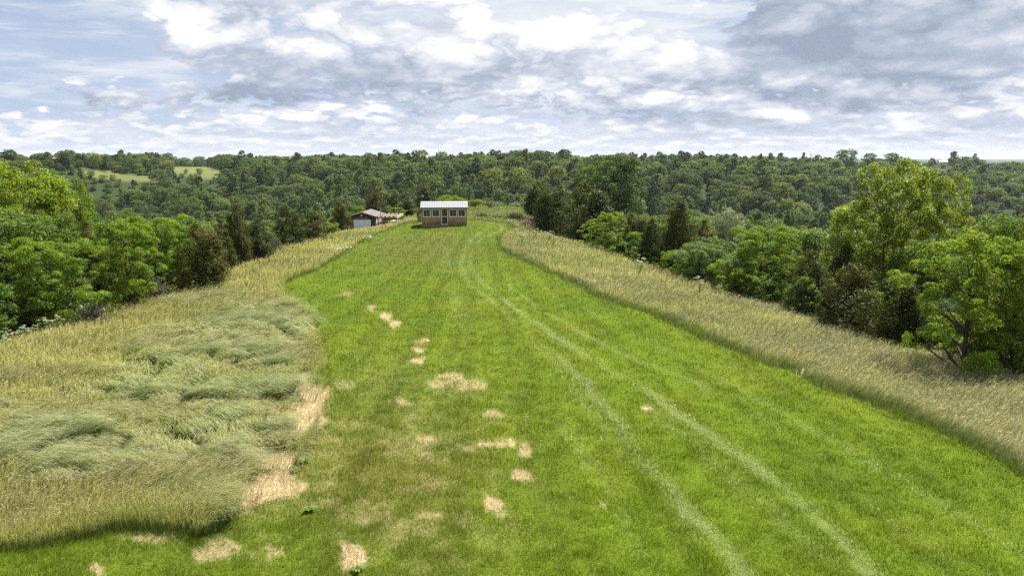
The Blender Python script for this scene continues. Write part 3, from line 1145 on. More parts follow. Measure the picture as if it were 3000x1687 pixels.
def tube_np(p, q, r0, r1, n=6):
    p, q = np.array(p, float), np.array(q, float)
    d = (q - p) / (np.linalg.norm(q - p) + 1e-9)
    a = np.cross(d, [0, 0, 1.0])
    if np.linalg.norm(a) < .1:
        a = np.cross(d, [1.0, 0, 0])
    a /= np.linalg.norm(a)
    b = np.cross(d, a)
    th = np.arange(n) * 2 * math.pi / n
    ring = np.cos(th)[:, None] * a + np.sin(th)[:, None] * b
    V = np.vstack([p + ring * r0, q + ring * r1])
    F = [(i, (i + 1) % n, n + (i + 1) % n, n + i) for i in range(n)]
    return V, np.array(F)


def stems(H, base, cen, r, fork=False):
    V, F, o = [], [], 0

    def add(p, q, a, b):
        nonlocal o
        v, f = tube_np(p, q, a, b)
        V.append(v)
        F.append(f + o)
        o += len(v)
    pts = [(0, 0, -1.2), (.03 * H * .3, .01 * H, H * base * .9), (-.01 * H, .02 * H, H * .55), (.01 * H, 0, H * .88)]
    rs = [r * 1.25, r * .85, r * .5, r * .12]
    for k in range(3):
        add(pts[k], pts[k + 1], rs[k], rs[k + 1])
    for i, c in enumerate(cen):
        if np.hypot(c[0], c[1]) < .12 * H * .3:
            continue
        h = max(H * base * .6, c[2] - .55 * np.hypot(c[0], c[1]) - .06 * H)
        h = min(h, H * .8)
        f = h / H
        p = (0, 0, h)
        mid = (c[0] * .55, c[1] * .55, h + (c[2] - h) * .45)
        rb = r * (.5 * (1 - f) + .08)
        add(p, mid, rb, rb * .6)
        add(mid, c, rb * .6, rb * .15)
    return np.vstack(V), np.vstack(F)


def leaf_mesh(name, V, tint, mat):
    n = len(V) // 4
    return np_mesh(name, V, np.arange(n * 4), np.arange(n) * 4, tint, [mat])


def wood_mesh(name, V, F, mat):
    return np_mesh(name, V, F.ravel(), np.arange(len(F)) * 4, None, [mat], smooth=True)


PROTO = {}


def proto_broad(key, mat, H, W, base, lobes, leaves, leaf, style='round', spread=1.0, trunk=.22):
    V, t, cen, rad = crown_broad(H, W, base, lobes, leaves, leaf, spread, style)
    sv, sf = stems(H, base, cen[:lobes], trunk)
    PROTO[key] = dict(H=H, W=W, crown=leaf_mesh('crown', V, t, M[mat]), trunk=wood_mesh('trunk', sv, sf, M['bark']))


def proto_cedar(key, H, W, leaves, leaf, base=.02, pw=.75, trunk=.14):
    V, t = crown_cedar(H, W, leaves, leaf, base, pw)
    sv, sf = tube_np((0, 0, -1.0), (0, 0, H * .93), trunk, .02, 7)
    PROTO[key] = dict(H=H, W=W, crown=leaf_mesh('crown', V, t, M['cedar']), trunk=wood_mesh('trunk', sv, sf, M['bark']))


# near trees
for k, (H, W, base, lob, n, lf) in enumerate([(10, 8.0, .18, 22, 42000, .155), (9, 7.5, .12, 26, 42000, .15), (11, 7.2, .22, 20, 40000, .155),
                                             (8, 8.0, .10, 24, 40000, .15), (12, 8.4, .16, 30, 46000, .16)]):
    proto_broad('broad%d' % k, 'broad', H, W, base, lob, n, lf)
proto_broad('oak', 'dark_broad', 12, 9, .10, 32, 48000, .16)
proto_broad('bright0', 'bright', 11, 8.5, .14, 28, 48000, .155)
proto_broad('bright1', 'bright', 9, 7.5, .12, 22, 38000, .155)
proto_broad('locust0', 'locust', 8, 8.0, .04, 30, 46000, .13, 'flat', 1.2)
proto_broad('locust1', 'locust', 6.5, 6.0, .10, 22, 32000, .125, 'flat', 1.2)
proto_broad('sycamore', 'sycamore', 15, 7.4, .16, 34, 34000, .19, 'round', 1.5, .24)
proto_broad('shrub0', 'shrub', 2.6, 3.2, .06, 14, 8000, .115, 'round', 1.1, .05)
proto_broad('shrub1', 'shrub', 3.6, 3.4, .08, 16, 9500, .12, 'round', 1.1, .06)
proto_broad('shrub2', 'locust', 2.8, 3.4, .08, 12, 8000, .11, 'flat', 1.15, .05)
proto_broad('silver', 'silver', 5.2, 5.0, .10, 18, 17000, .12, 'round', 1.1, .09)
proto_cedar('cedar0', 7.5, 4.6, 34000, .22, .02, .58)
proto_cedar('cedar1', 6.5, 5.0, 34000, .22, .02, .42)
proto_cedar('cedar2', 8.5, 4.0, 32000, .22, .05, .68)
proto_cedar('cedar3', 7.5, 3.8, 20000, .23, .30, .42, .16)
# far trees (each a few to some tens of pixels tall)
FAR = []
for k, (H, W, base, lob, n, lf, st) in enumerate([(12, 9, .12, 24, 7000, .42, 'round'), (11, 8, .10, 20, 6200, .42, 'round'), (13, 8, .16, 26, 6800, .42, 'round'),
                                                 (10, 9.5, .10, 24, 6800, .42, 'round'), (14, 7.5, .14, 20, 4600, .50, 'spire'), (12, 10, .14, 30, 7600, .44, 'round')]):
    proto_broad('far%d' % k, 'forest', H, W, base, lob, n, lf, st)
    FAR.append('far%d' % k)
proto_cedar('far6', 9, 4.2, 4200, .55)
FAR.append('far6')


# ------------------------------------------------------------------ trees as things
ALL_TREES = []          # (root, px, py, dist) for the labels


def add_tree(key, name, x, y, H=None, W=None, rz=None, label=None, cat='tree', group=None, sink=.15, z=None):
    p = PROTO[key]
    z = tz(x, y) if z is None else z
    o = empty(name, (x, y, z - sink), rng.random() * 6.283 if rz is None else rz)
    sx = (W or p['W']) / p['W']
    sz = (H or p['H']) / p['H']
    for part in ('trunk', 'crown'):
        c = bpy.data.objects.new(part, p[part])
        link(c, o)
    o.scale = (sx, sx, sz)
    tag(o, label, cat, group)
    px, py = project(x, y, z + (H or p['H']))
    ALL_TREES.append((o, float(px), float(py), math.hypot(x, y)))
    return o


def place(px, d):
    a = math.atan((px - 1500) / FPX / math.cos(PITCH))
    return d * math.sin(a), d * math.cos(a)


def hero(key, name, px, top, wpx, d, label, cat='tree', group=None, dz=0.0):
    """put a tree where the photograph shows it: column, height of its top, width, at a distance"""
    x, y = place(px, d)
    z = tz(x, y)
    _, ry, rz = ray(px, top)
    ztop = CAM_H + rz / ry * y
    H = max(1.2, ztop - z)
    return add_tree(key, name, x, y, H, wpx / FPX * d, None, label, cat, group, .15)


HEROES = [
    # left wood
    ('bright0', 'maple_tree', 75, 487, 300, 78, 'tall bright yellow-green tree rising above the left wood'),
    ('bright1', 'maple_tree', -25, 508, 210, 74, 'bright yellow-green tree cut by the left edge of the picture'),
    ('bright1', 'maple_tree', 205, 548, 150, 80, 'smaller yellow-green tree leaning on the tall bright one from the right'),
    ('locust0', 'locust_tree', 470, 625, 220, 62, 'feathery mid-green locust left of the brown cedar on the field edge'),
    ('locust1', 'locust_tree', 380, 640, 170, 56, 'feathery locust in the left wood above the grey dead brush'),
    ('locust0', 'locust_tree', 150, 690, 260, 54, 'broad pale-topped locust low in the left wood'),
    ('cedar1', 'cedar_tree', 592, 655, 150, 61, 'brownish bushy cedar on the left field edge with a dark thicket at its foot'),
    ('cedar0', 'cedar_tree', 705, 600, 100, 76, 'tall dark pointed cedar standing out in the left wood'),
    ('cedar2', 'cedar_tree', 655, 640, 80, 72, 'narrow cedar between the brownish cedar and the tall dark one'),
    ('cedar0', 'cedar_tree', 765, 640, 110, 78, 'rusty green cedar at the left field edge behind the grey stems'),
    ('cedar1', 'cedar_tree', 850, 606, 110, 90, 'bushy cedar in the left row with a vine-green flank'),
    ('cedar1', 'cedar_tree', 925, 618, 110, 96, 'rounded brown cedar at the right end of the left row'),
    ('cedar0', 'cedar_tree', 1003, 590, 70, 112, 'dark cedar just left of the brown garage'),
    ('bright1', 'maple_tree', 970, 650, 60, 104, 'small yellow-green sapling left of the garage cedar'),
    ('locust1', 'locust_tree', 1050, 598, 60, 131, 'light green sapling behind the left eave of the garage'),
    ('cedar0', 'cedar_tree', 1112, 553, 90, 137, 'tall dark cedar behind the garage roof'),
    ('cedar1', 'cedar_tree', 1160, 558, 100, 141, 'broad dark cedar behind the open timber frame'),
    ('cedar2', 'cedar_tree', 1200, 575, 70, 138, 'lower cedar in the gap between timber frame and shed'),
    ('cedar0', 'cedar_tree', 1248, 548, 80, 147, 'dark cedar behind the stove pipe of the shed'),
    ('locust1', 'locust_tree', 1170, 604, 50, 130, 'small yellow-green sapling above the timber frame rafters'),
    ('bright1', 'maple_tree', 1325, 575, 110, 165, 'yellow-green tree peeping over the shed roof'),
    ('bright1', 'shrub_tree', 1393, 583, 60, 152, 'bright leafy bush at the right end of the shed'),
    # right side
    ('cedar3', 'cedar_tree', 1572, 533, 74, 118, 'open cedar with a bare dark trunk right of the brush pile'),
    ('cedar1', 'cedar_tree', 1635, 545, 165, 106, 'dark cedar in the middle of the cedar clump on the right'),
    ('cedar1', 'cedar_tree', 1712, 540, 190, 98, 'largest dark bushy cedar of the clump right of the shed'),
    ('oak', 'broadleaf_tree', 1800, 464, 170, 138, 'big round dark green tree towering behind the cedar clump'),
    ('broad2', 'broadleaf_tree', 1730, 478, 120, 160, 'olive tree at the left shoulder of the big round tree'),
    ('locust1', 'locust_tree', 1785, 615, 105, 86, 'bright layered locust sapling beside the cedar clump'),
    ('cedar1', 'cedar_tree', 1850, 625, 110, 83, 'low spreading cedar right of the bright layered sapling'),
    ('cedar0', 'cedar_tree', 1905, 640, 90, 75, 'short cedar at the right field edge before the tall brown one'),
    ('cedar0', 'cedar_tree', 1985, 590, 120, 73, 'tall brown-green cedar on the right field edge'),
    ('cedar2', 'cedar_tree', 2055, 640, 120, 72, 'ragged brown cedar left of the silvery bush'),
    ('silver', 'silverberry_bush', 2110, 615, 140, 76, 'silvery-leaved bush on the right below the far wood'),
    ('broad1', 'broadleaf_tree', 2055, 715, 170, 64, 'leafy green thicket tree below the silvery bush'),
    ('locust0', 'locust_tree', 2230, 655, 210, 60, 'yellow-green locust left of the tall sycamore'),
    ('broad3', 'broadleaf_tree', 2160, 760, 130, 60, 'dark low tree at the foot of the yellow-green locust'),
    ('cedar1', 'cedar_tree', 2370, 740, 150, 54, 'dark cedar leaning out over the right field edge'),
    ('cedar1', 'cedar_tree', 2500, 775, 210, 48, 'wide spreading dark cedar beneath the sycamore'),
    ('cedar0', 'cedar_tree', 2470, 720, 120, 56, 'pointed dark cedar close below the sycamore crown'),
    ('cedar1', 'cedar_tree', 2620, 800, 180, 45, 'dark cedar between the sycamore trunk and the right locust'),
    ('sycamore', 'sycamore_tree', 2590, 482, 185, 58, 'tall pale green sycamore with clumped crown on the right'),
    ('sycamore', 'sycamore_tree', 2725, 512, 165, 60, 'shorter right-hand crown of the two tall sycamores'),
    ('sycamore', 'sycamore_tree', 2530, 600, 170, 59, 'lower left shoulder crown of the tall sycamore'),
    ('oak', 'broadleaf_tree', 2960, 830, 240, 45, 'dark low tree under the right edge locust'),
    ('oak', 'broadleaf_tree', 2790, 880, 170, 46, 'dark leafy thicket left of the right edge locust'),
    ('locust0', 'locust_tree', 2840, 672, 300, 41, 'feathery bright locust with a dark trunk at the right edge'),
    ('broad3', 'broadleaf_tree', 2990, 640, 240, 50, 'dark green tree cut by the right edge of the picture'),
    ('locust1', 'locust_tree', 2985, 720, 170, 42, 'light green locust behind the feathery one, on the picture edge'),
]
for key, name, px, top, wpx, d, label in HEROES:
    hero(key, name, px, top, wpx, d, label)
N_HERO = len(ALL_TREES)


# ------------------------------------------------------------------ the cabin at the end of the strip
def build_cabin():
    x, y = place(1305, 110.0)
    z = tz(x, y) + .12
    root = empty('cabin', (x, y, z), R(4.6))
    tag(root, 'small tan board cabin with white metal roof at the end of the mown strip', 'cabin')
    w, dp, h = 6.16, 4.1, 2.42
    x0, x1 = -w / 2, w / 2
    b = MB()
    b.box(x0, x1, 0, .10, 0, h)
    b.box(x0, x1, dp - .10, dp, 0, h)
    for s in (x0, x1 - .10):
        b.prism([(.10, 0), (dp - .10, 0), (dp - .10, h), (dp / 2, h + .62), (.10, h)], s, s + .10, 'x')
    b.build('wall', M['osb'], root)
    MB().box(x0 - .03, x1 + .03, -.035, dp + .03, -.6, .11).build('base_skirt', M['post_wood'], root)
    for s in (x0 - .004, x1 - .116):
        MB().box(s, s + .12, -.022, .08, .115, h - .14).build('corner_post', M['tan_wood'], root)
    # roof: two ribbed sheets
    half, over, rise, t = dp / 2, .32, .70, .045
    def sheet(sgn):
        m = MB()
        ye, yr = (-over, half) if sgn < 0 else (dp + over, half)
        ze, zr = h + .05, h + rise
        xa, xb = x0 - .22, x1 + .16
        m.prism([(ye, ze), (yr, zr), (yr, zr + t), (ye, ze + t)], xa, xb, 'x')
        n = 21
        for i in range(n):
            xc = xa + .06 + (xb - xa - .12) * i / (n - 1)
            m.prism([(ye, ze + t - .004), (yr, zr + t - .004), (yr, zr + t + .028), (ye, ze + t + .028)], xc - .022, xc + .022, 'x')
        return m
    rf = sheet(-1).build('roof', M['white_metal'], root)
    sheet(1).build('roof', M['white_metal'], root)
    zc = h + rise + t + .02
    MB().prism([(half - .22, zc - .075), (half, zc), (half + .22, zc - .075), (half + .22, zc - .045), (half, zc + .035), (half - .22, zc - .045)],
               x0 - .20, x1 + .14, 'x').build('ridge_cap', M['grey_metal'], rf)
    MB().box(x0 - .88, x1 + .05, -.16, -.03, h - .13, h + .01).build('eave_beam', M['tan_wood'], root)
    MB().box(x1 + .17, x1 + .72, .12, .20, h - .02, h + .03).build('eave_beam', M['timber'], root)
    # windows
    def window(xc, dark_half):
        f = MB()
        ww, z0, z1, fr = 1.0, 1.22, 2.24, .075
        a, c = xc - ww / 2, xc + ww / 2
        f.box(a, c, -.045, .02, z0, z0 + fr)
        f.box(a, c, -.045, .02, z1 - fr, z1)
        f.box(a, a + fr, -.045, .02, z0 + fr, z1 - fr)
        f.box(c - fr, c, -.045, .02, z0 + fr, z1 - fr)
        win = f.build('window', M['white_trim'], root)
        MB().box(xc - .022, xc + .022, -.035, -.006, z0 + fr, z1 - fr).build('mullion', M['grey_metal'], win)
        MB().box(a + fr, xc - .022, -.020, -.008, z0 + fr, z1 - fr).build('pane', M['glass'], win)
        MB().box(xc + .022, c - fr, -.026, -.014, z0 + fr, z1 - fr).build('pane', M['glass'], win)
        cu = MB()
        for q in dark_half:
            cu.box(a + .1 + q, a + .17 + q, -.0345, -.0285, z0 + fr + .01, z1 - fr - .01)
        cu.build('curtain', M['curtain'], win)
        MB().box(a - .03, c + .03, -.085, -.046, z0 - .035, z0 - .002).build('sill', M['white_trim'], win)
    for xc, q in ((x0 + .67, (.16, .52, .66)), (x0 + 1.92, (.10, .30, .62)), (x0 + 4.26, (.34, .56)), (x0 + 5.45, (.28,))):
        window(xc, q)
    # storm door
    xd, dz0, dz1, dw, fr = x0 + 3.10, .16, 2.33, .90, .085
    f = MB()
    f.box(xd - dw / 2, xd + dw / 2, -.06, .02, dz1 - fr, dz1)
    f.box(xd - dw / 2, xd + dw / 2, -.06, .02, dz0, dz0 + fr)
    for s in (xd - dw / 2, xd + dw / 2 - fr):
        f.box(s, s + fr, -.06, .02, dz0 + fr, dz1 - fr)
    f.box(xd - dw / 2 + fr, xd + dw / 2 - fr, -.056, .012, 1.22, 1.30)
    door = f.build('door', M['white_trim'], root)
    MB().box(xd - dw / 2 + fr, xd + dw / 2 - fr, -.02, -.010, dz0 + fr, dz1 - fr).build('pane', M['glass'], door)
    sl = MB()
    for i in range(6):
        xs = xd - .28 + i * .104
        sl.box(xs, xs + .03, -.034, -.024, dz0 + fr + .01, 1.21)
        sl.box(xs, xs + .045, -.034, -.024, 1.31, dz1 - fr - .01)
    sl.build('curtain', M['curtain'], door)
    MB().box(xd + .31, xd + .37, -.10, -.061, 1.08, 1.20).build('handle', M['dark_metal'], door)
    MB().box(xd - .55, xd + .55, -.42, -.04, -.3, .10).build('door_step', M['post_wood'], root)
    # stove pipe with its cap, at the left end behind the ridge
    xp, yp = x0 + .02, half + .55
    pipe = MB().tube((xp, yp, h + .2), (xp, yp, h + rise + .62), .085, n=12).build('stove_pipe', M['dark_metal'], root)
    MB().tube((xp, yp, h + rise + .66), (xp, yp, h + rise + .76), .17, .20, 14).tube((xp, yp, h + rise + .76), (xp, yp, h + rise + .90), .22, .20, 14) \
        .build('pipe_cap', M['white_metal'], pipe)
    MB().box(x1 + .002, x1 + .07, 1.2, 1.45, 1.25, 1.6).build('meter_box', M['white_trim'], root)
    return root


def build_garage():
    d = 118.0
    x, y = place(1067.5, d)
    w, L, he, hp = 3.6, 7.4, 2.42, 2.98
    z = CAM_H - (672.5 - 462) / FPX * d * 1.022
    root = empty('garage', (x, y, z), 0)
    tag(root, 'dark brown garage with a white roller door and grey shingle roof', 'garage')
    x0, x1 = -w / 2, w / 2
    dw, dh = 2.54, 1.98
    b = MB()
    fz = -1.2
    b.box(x0, -dw / 2 - .03, 0, .12, fz, he)
    b.box(dw / 2 - .03 + .0, x1, 0, .12, fz, he)
    b.box(-dw / 2 - .03, dw / 2 - .03, 0, .12, dh, he)
    b.prism([(x0, he), (x1, he), (0, hp)], 0, .12, 'y')
    b.prism([(x0, fz), (x1, fz), (x1, he), (0, hp), (x0, he)], L - .12, L, 'y')
    b.box(x0, x0 + .12, .12, L - .12, fz, he)
    b.box(x1 - .12, x1, .12, L - .12, fz, he)
    b.build('wall', M['brown_wall'], root)
    t, ov = .07, .22
    for s in (-1, 1):
        ex = s * (w / 2 + ov)
        ez = he - (hp - he) / (w / 2) * ov
        r = MB().prism([(0, hp + .01), (ex, ez + .01), (ex, ez + .01 + t), (0, hp + .01 + t)], -.14, L + .14, 'y').build('roof', M['shingle'], root)
        MB().prism([(0, hp - .06), (ex, ez - .06), (ex, ez + .075), (0, hp + .075)], -.19, -.142, 'y').build('barge_board', M['brown_wall'], r)
    rd = MB().box(-dw / 2 - .03, dw / 2 - .03, .03, .08, fz, dh)
    for i in range(1, 5):
        rd.box(-dw / 2 + .02, dw / 2 - .08, .018, .031, dh * i / 5 - .025, dh * i / 5 + .025)
    rdo = rd.build('roller_door', M['door_white'], root)
    MB().box(-.09, .03, -.01, .019, .60, .70).build('handle', M['grey_metal'], rdo)
    sg = MB().box(-1.02, .84, -.05, -.004, 2.06, 2.34).build('sign_board', M['sign'], root)
    # worn, unreadable pale lettering: strokes along one thin strip
    m = MB().box(-.9, .72, -.0535, -.0505, 2.195, 2.205)
    xx = -.9
    while xx < .70:
        wl = random.choice((.05, .07, .09))
        if random.random() < .78:
            m.box(xx, xx + wl, -.057, -.0536, 2.15, 2.26)
        xx += wl + .045
    m.build('lettering', solid_mat('worn_lettering', (.21, .195, .185), .8, .3, 9), sg)
    # ornament over the sign: a pale round head with two horns and a tag
    o = MB()
    o.tube((-.10, -.09, 2.60), (-.10, -.005, 2.60), .15, .17, 14)
    o.tube((-.24, -.06, 2.66), (-.34, -.05, 2.74), .035, .015, 8)
    o.tube((.04, -.06, 2.66), (.14, -.05, 2.74), .035, .015, 8)
    o.tube((-.10, -.07, 2.45), (-.10, -.02, 2.39), .05, .035, 10)
    o.build('wall_ornament', M['grey_metal'], root)
    # right flank: white side door, pale panel
    sd = MB().box(x1 + .002, x1 + .05, 1.0, 1.85, -.1, 2.02).build('side_door', M['white_trim'], root)
    MB().box(x1 + .051, x1 + .10, 1.10, 1.18, .95, 1.05).build('handle', M['dark_metal'], sd)
    MB().box(x1 + .002, x1 + .045, 3.2, 5.7, -.3, 1.9).build('side_panel', M['stone'], root)
    return root, x, y, z


def build_pergola(gx, gy, gz):
    root = empty('timber_pergola', (gx + 1.9, gy, gz), 0)
    tag(root, 'open pale timber pergola frame against the right side of the garage', 'pergola')
    zt = 2.30
    for px, py, zl in ((.06, .25, -1.0), (.06, 6.6, -1.0), (3.02, .35, -.6), (3.02, 3.6, -.6), (3.02, 6.9, -.6)):
        MB().box(px - .055, px + .055, py - .055, py + .055, zl, zt + (.12 if px > 1 else 0)).build('post', M['post_wood'], root)
    for py in (.25, 6.6):
        MB().box(.0, 3.1, py - .112, py - .062, zt - .14, zt).build('beam', M['tan_wood'], root)
    for i in range(5):
        px = .42 + i * .60
        MB().prism([(-.1, zt + .004), (7.1, zt + .004), (7.1, zt + .14), (-.1, zt + .14)], px - .04, px + .04, 'x').build('rafter', M['timber'], root)
    MB().box(3.08, 3.13, .1, 7.1, zt - .20, zt + .16).build('fascia_board', M['timber'], root)
    MB().box(.50, .58, 1.55, 1.62, zt + .15, zt + .75).build('upright_board', M['timber'], root)
    return root


def build_yard(gx, gy, gz):
    """things left under the pergola"""
    x, y = gx + 4.3, gy + 3.2
    z = tz(x, y)
    t = empty('garden_table', (x, y, z), .2)
    tag(t, 'low white table standing under the timber pergola', 'table')
    MB().box(-.65, .65, -.4, .4, .48, .53).build('table_top', M['white_trim'], t)
    for sx in (-.55, .55):
        for sy in (-.3, .3):
            MB().tube((sx, sy, -.1), (sx, sy, .48), .03, n=8).build('leg', M['white_trim'], t)
    x, y = gx + 3.0, gy + 2.6
    z = tz(x, y)
    o = empty('old_tyre', (x, y, z + .42), .4)
    tag(o, 'black old tyre standing on edge between garage and white table', 'tyre')
    bm = bmesh.new()
    n, k, Rr, r = 20, 8, .30, .11
    rings = []
    for i in range(n):
        a = 2 * math.pi * i / n
        rings.append([bm.verts.new(((Rr + r * math.cos(q)) * math.cos(a), r * 1.1 * math.sin(q), (Rr + r * math.cos(q)) * math.sin(a)))
                      for q in [2 * math.pi * j / k for j in range(k)]])
    for i in range(n):
        for j in range(k):
            bm.faces.new([rings[i][j], rings[(i + 1) % n][j], rings[(i + 1) % n][(j + 1) % k], rings[i][(j + 1) % k]])
    me = bpy.data.meshes.new('tread')
    bm.to_mesh(me)
    bm.free()
    me.materials.append(M['rubber'])
    link(bpy.data.objects.new('tread', me), o)
    MB().tube((0, -.06, 0), (0, .06, 0), .19, n=16).build('rim', M['grey_metal'], o)


build_cabin()
_, gx, gy, gz = build_garage()
build_pergola(gx, gy, gz)
build_yard(gx, gy, gz)

# ------------------------------------------------------------------ the wood around the ridge: single trees and shrubs
LANDMARKS = [  # px, py, phrase: things one can find in the photograph
    (75, 520, 'tall yellow-green tree'), (205, 560, 'smaller yellow-green tree'), (592, 700, 'brownish edge cedar'), (705, 640, 'pointed dark cedar'),
    (765, 680, 'rusty green cedar'), (925, 640, 'rounded brown cedar'), (1003, 620, 'cedar left of the garage'), (1067, 610, 'garage roof'), (1112, 570, 'tall cedar behind the garage'),
    (1165, 640, 'timber pergola'), (1248, 560, 'stove pipe cedar'), (1305, 590, 'cabin roof'), (1325, 580, 'tree over the cabin roof'), (1393, 600, 'bright bush by the cabin'),
    (1515, 635, 'brush pile'), (1572, 570, 'bare-trunked cedar'), (1700, 600, 'dark cedar clump'), (1800, 520, 'big round tree'), (1785, 650, 'bright layered sapling'),
    (1985, 660, 'tall brown-green cedar'), (2110, 650, 'silvery bush'), (2230, 720, 'yellow-green right locust'), (2500, 840, 'wide dark cedar'), (2590, 600, 'tall sycamore'),
    (2730, 600, 'right-hand sycamore'), (2835, 800, 'feathery right locust'), (470, 660, 'feathery mid-green locust'), (150, 740, 'broad pale-topped locust'),
    (300, 820, 'grey dead brush'), (340, 518, 'long far meadow'), (575, 505, 'far meadow with two bushes'), (1492, 483, 'white far roof'), (2690, 505, 'right far meadow'), (205, 475, 'far house on the left')]
TONES = {'broad': ['deep green', 'dull green', 'mid green'], 'locust': ['light green'], 'bright': ['yellow-green'], 'cedar': ['dark brown-green'],
         'shrub': ['leafy green'], 'far': ['mid green'], 'silver': ['silvery']}
USED = {}


def auto_label(px, py, d, noun, used=USED):
    order = sorted(LANDMARKS, key=lambda l: math.hypot(px - l[0], (py - l[1]) * 1.6))
    for k in range(7):
        lx, ly, ph = order[k]
        dx, dy = px - lx, (py - ly) * 1.6
        a = math.degrees(math.atan2(-dy, dx)) % 360
        dirs = ['right of', 'above and right of', 'above', 'above and left of', 'left of', 'below and left of', 'below', 'below and right of']
        s = dirs[int((a + 22.5) // 45) % 8]
        dist = math.hypot(dx, dy)
        pre = 'just ' if dist < 70 else ('' if dist < 160 else 'well ')
        lab = f'{noun} {pre}{s} the {ph}'
        if lab not in used:
            used[lab] = 1
            return lab
    noun = ' '.join(noun.split()[-2:])
    for k in range(12):
        for m in range(k + 1, 12):
            lab = f'{noun} between the {order[k][2]} and the {order[m][2]}'
            if lab not in used:
                used[lab] = 1
                return lab
    return f'{noun} among the others near the {order[0][2]}'


TOP_L = np.array([(-200, 560), (0, 560), (120, 580), (250, 610), (500, 628), (700, 640), (850, 640), (1000, 628), (1200, 604), (1400, 604), (1550, 600),
                  (1700, 585), (1880, 630), (2050, 628), (2200, 640), (2380, 660), (2560, 650), (2750, 680), (2900, 700), (3200, 660)], float)


def top_limit(px):
    return float(np.interp(px, TOP_L[:, 0], TOP_L[:, 1]))


HERO_XY = [(t[0].location.x, t[0].location.y) for t in ALL_TREES]


def wood_points(step, dmin, dmax, seed):
    g = np.random.default_rng(seed)
    xs, ys = np.meshgrid(np.arange(-150, 130, step), np.arange(22, 235, step))
    x = (xs + g.uniform(-.45, .45, xs.shape) * step).ravel()
    y = (ys + g.uniform(-.45, .45, xs.shape) * step).ravel()
    d = sdist(RIM, x, y)
    az = np.degrees(np.arctan2(x, y))
    k = (d > dmin) & (d < dmax) & (np.abs(az) < 37)
    return x[k], y[k], d[k]


FILL = []
x, y, d = wood_points(6.2, 5.0, 62, 3)
for xi, yi, di in sorted(zip(x, y, d), key=lambda t: math.hypot(t[0], t[1])):
    dist = math.hypot(xi, yi)
    if any((xi - a) ** 2 + (yi - b) ** 2 < 9 for a, b in HERO_XY):
        continue
    if abs(xi + 21) < 6 and 112 < yi < 130:
        continue
    z = tz(xi, yi)
    px, _ = project(xi, yi, z)
    if px < -120 or px > 3120:
        continue
    if yi > 128 and di < 9 and -16 < xi < 10:
        continue
    r = rng.random()
    left = xi < 0
    if left:
        key = 'locust%d' % rng.integers(2) if r < .30 else ('bright1' if r < .36 and px < 320 else ('cedar%d' % rng.integers(3) if r < .44 else 'broad%d' % rng.integers(5)))
    else:
        key = 'locust%d' % rng.integers(2) if r < .10 else ('cedar%d' % rng.integers(3) if r < .30 else 'broad%d' % rng.integers(5))
    if yi > 150:
        key = 'broad%d' % rng.integers(5) if r < .85 else 'bright1'
    H = PROTO[key]['H'] * (.75 + .5 * rng.random())
    lim = top_limit(px) + 25 * rng.random() + (0 if dist > 90 else 10)
    _, ry, rz = ray(px, lim)
    hmax = CAM_H + rz / ry * yi - z
    if H > hmax:
        if hmax < 2.6:
            continue
        H = hmax
    W = PROTO[key]['W'] * min(1.15, max(.6, H / PROTO[key]['H'])) * (.9 + .25 * rng.random())
    FILL.append((key, xi, yi, H, W))
HIDDEN_FILL = set()
for i, (key, xi, yi, H, W) in enumerate(FILL):
    if i in HIDDEN_FILL:
        continue
    z = tz(xi, yi)
    px, py = project(xi, yi, z + H * .8)
    fam = key.rstrip('0123456789')
    tone = TONES[fam][int(rng.integers(len(TONES[fam])))]
    size = 'tall' if H > 9.5 else ('medium' if H > 6.5 else 'low')
    noun = {'broad': f'{size} {tone} round-crowned tree', 'locust': f'{size} feathery light green locust', 'bright': f'{size} yellow-green tree', 'cedar': f'{size} dark brown-green cedar'}[fam]
    name = {'broad': 'broadleaf_tree', 'locust': 'locust_tree', 'bright': 'maple_tree', 'cedar': 'cedar_tree'}[fam]
    grp = 'single trees of the wood on the left slope' if px < 1060 else ('trees of the wood behind the cabin' if px < 1560 else 'single trees of the wood on the right slope')
    add_tree(key, name, xi, yi, H, W, None, auto_label(px, py, math.hypot(xi, yi), noun), 'tree', grp)

# shrubs and brambles along the foot of the wood
x, y, d = wood_points(3.1, 1.6, 5.6, 11)
k = (rng.random(len(x)) < .62) & (y > 26) & ~((np.abs(x + 20) < 6) & (y > 112) & (y < 130)) & ~((y > 122) & (x > -18) & (x < 12))
for xi, yi in zip(x[k], y[k]):
    r = rng.random()
    key = 'shrub0' if r < .45 else ('shrub1' if r < .85 else 'shrub2')
    s = .65 + .55 * rng.random()
    z = tz(xi, yi)
    H = PROTO[key]['H'] * s
    px, py = project(xi, yi, z + H * .6)
    if not (-60 < px < 3060):
        continue
    noun = {'shrub0': 'rounded green shrub', 'shrub1': 'upright green shrub', 'shrub2': 'light feathery shrub'}[key]
    grp = 'shrubs along the left field edge' if px < 1060 else 'shrubs along the right field edge'
    add_tree(key, 'shrub', xi, yi, H, PROTO[key]['W'] * s, None, auto_label(px, py, 0, noun), 'shrub', grp)
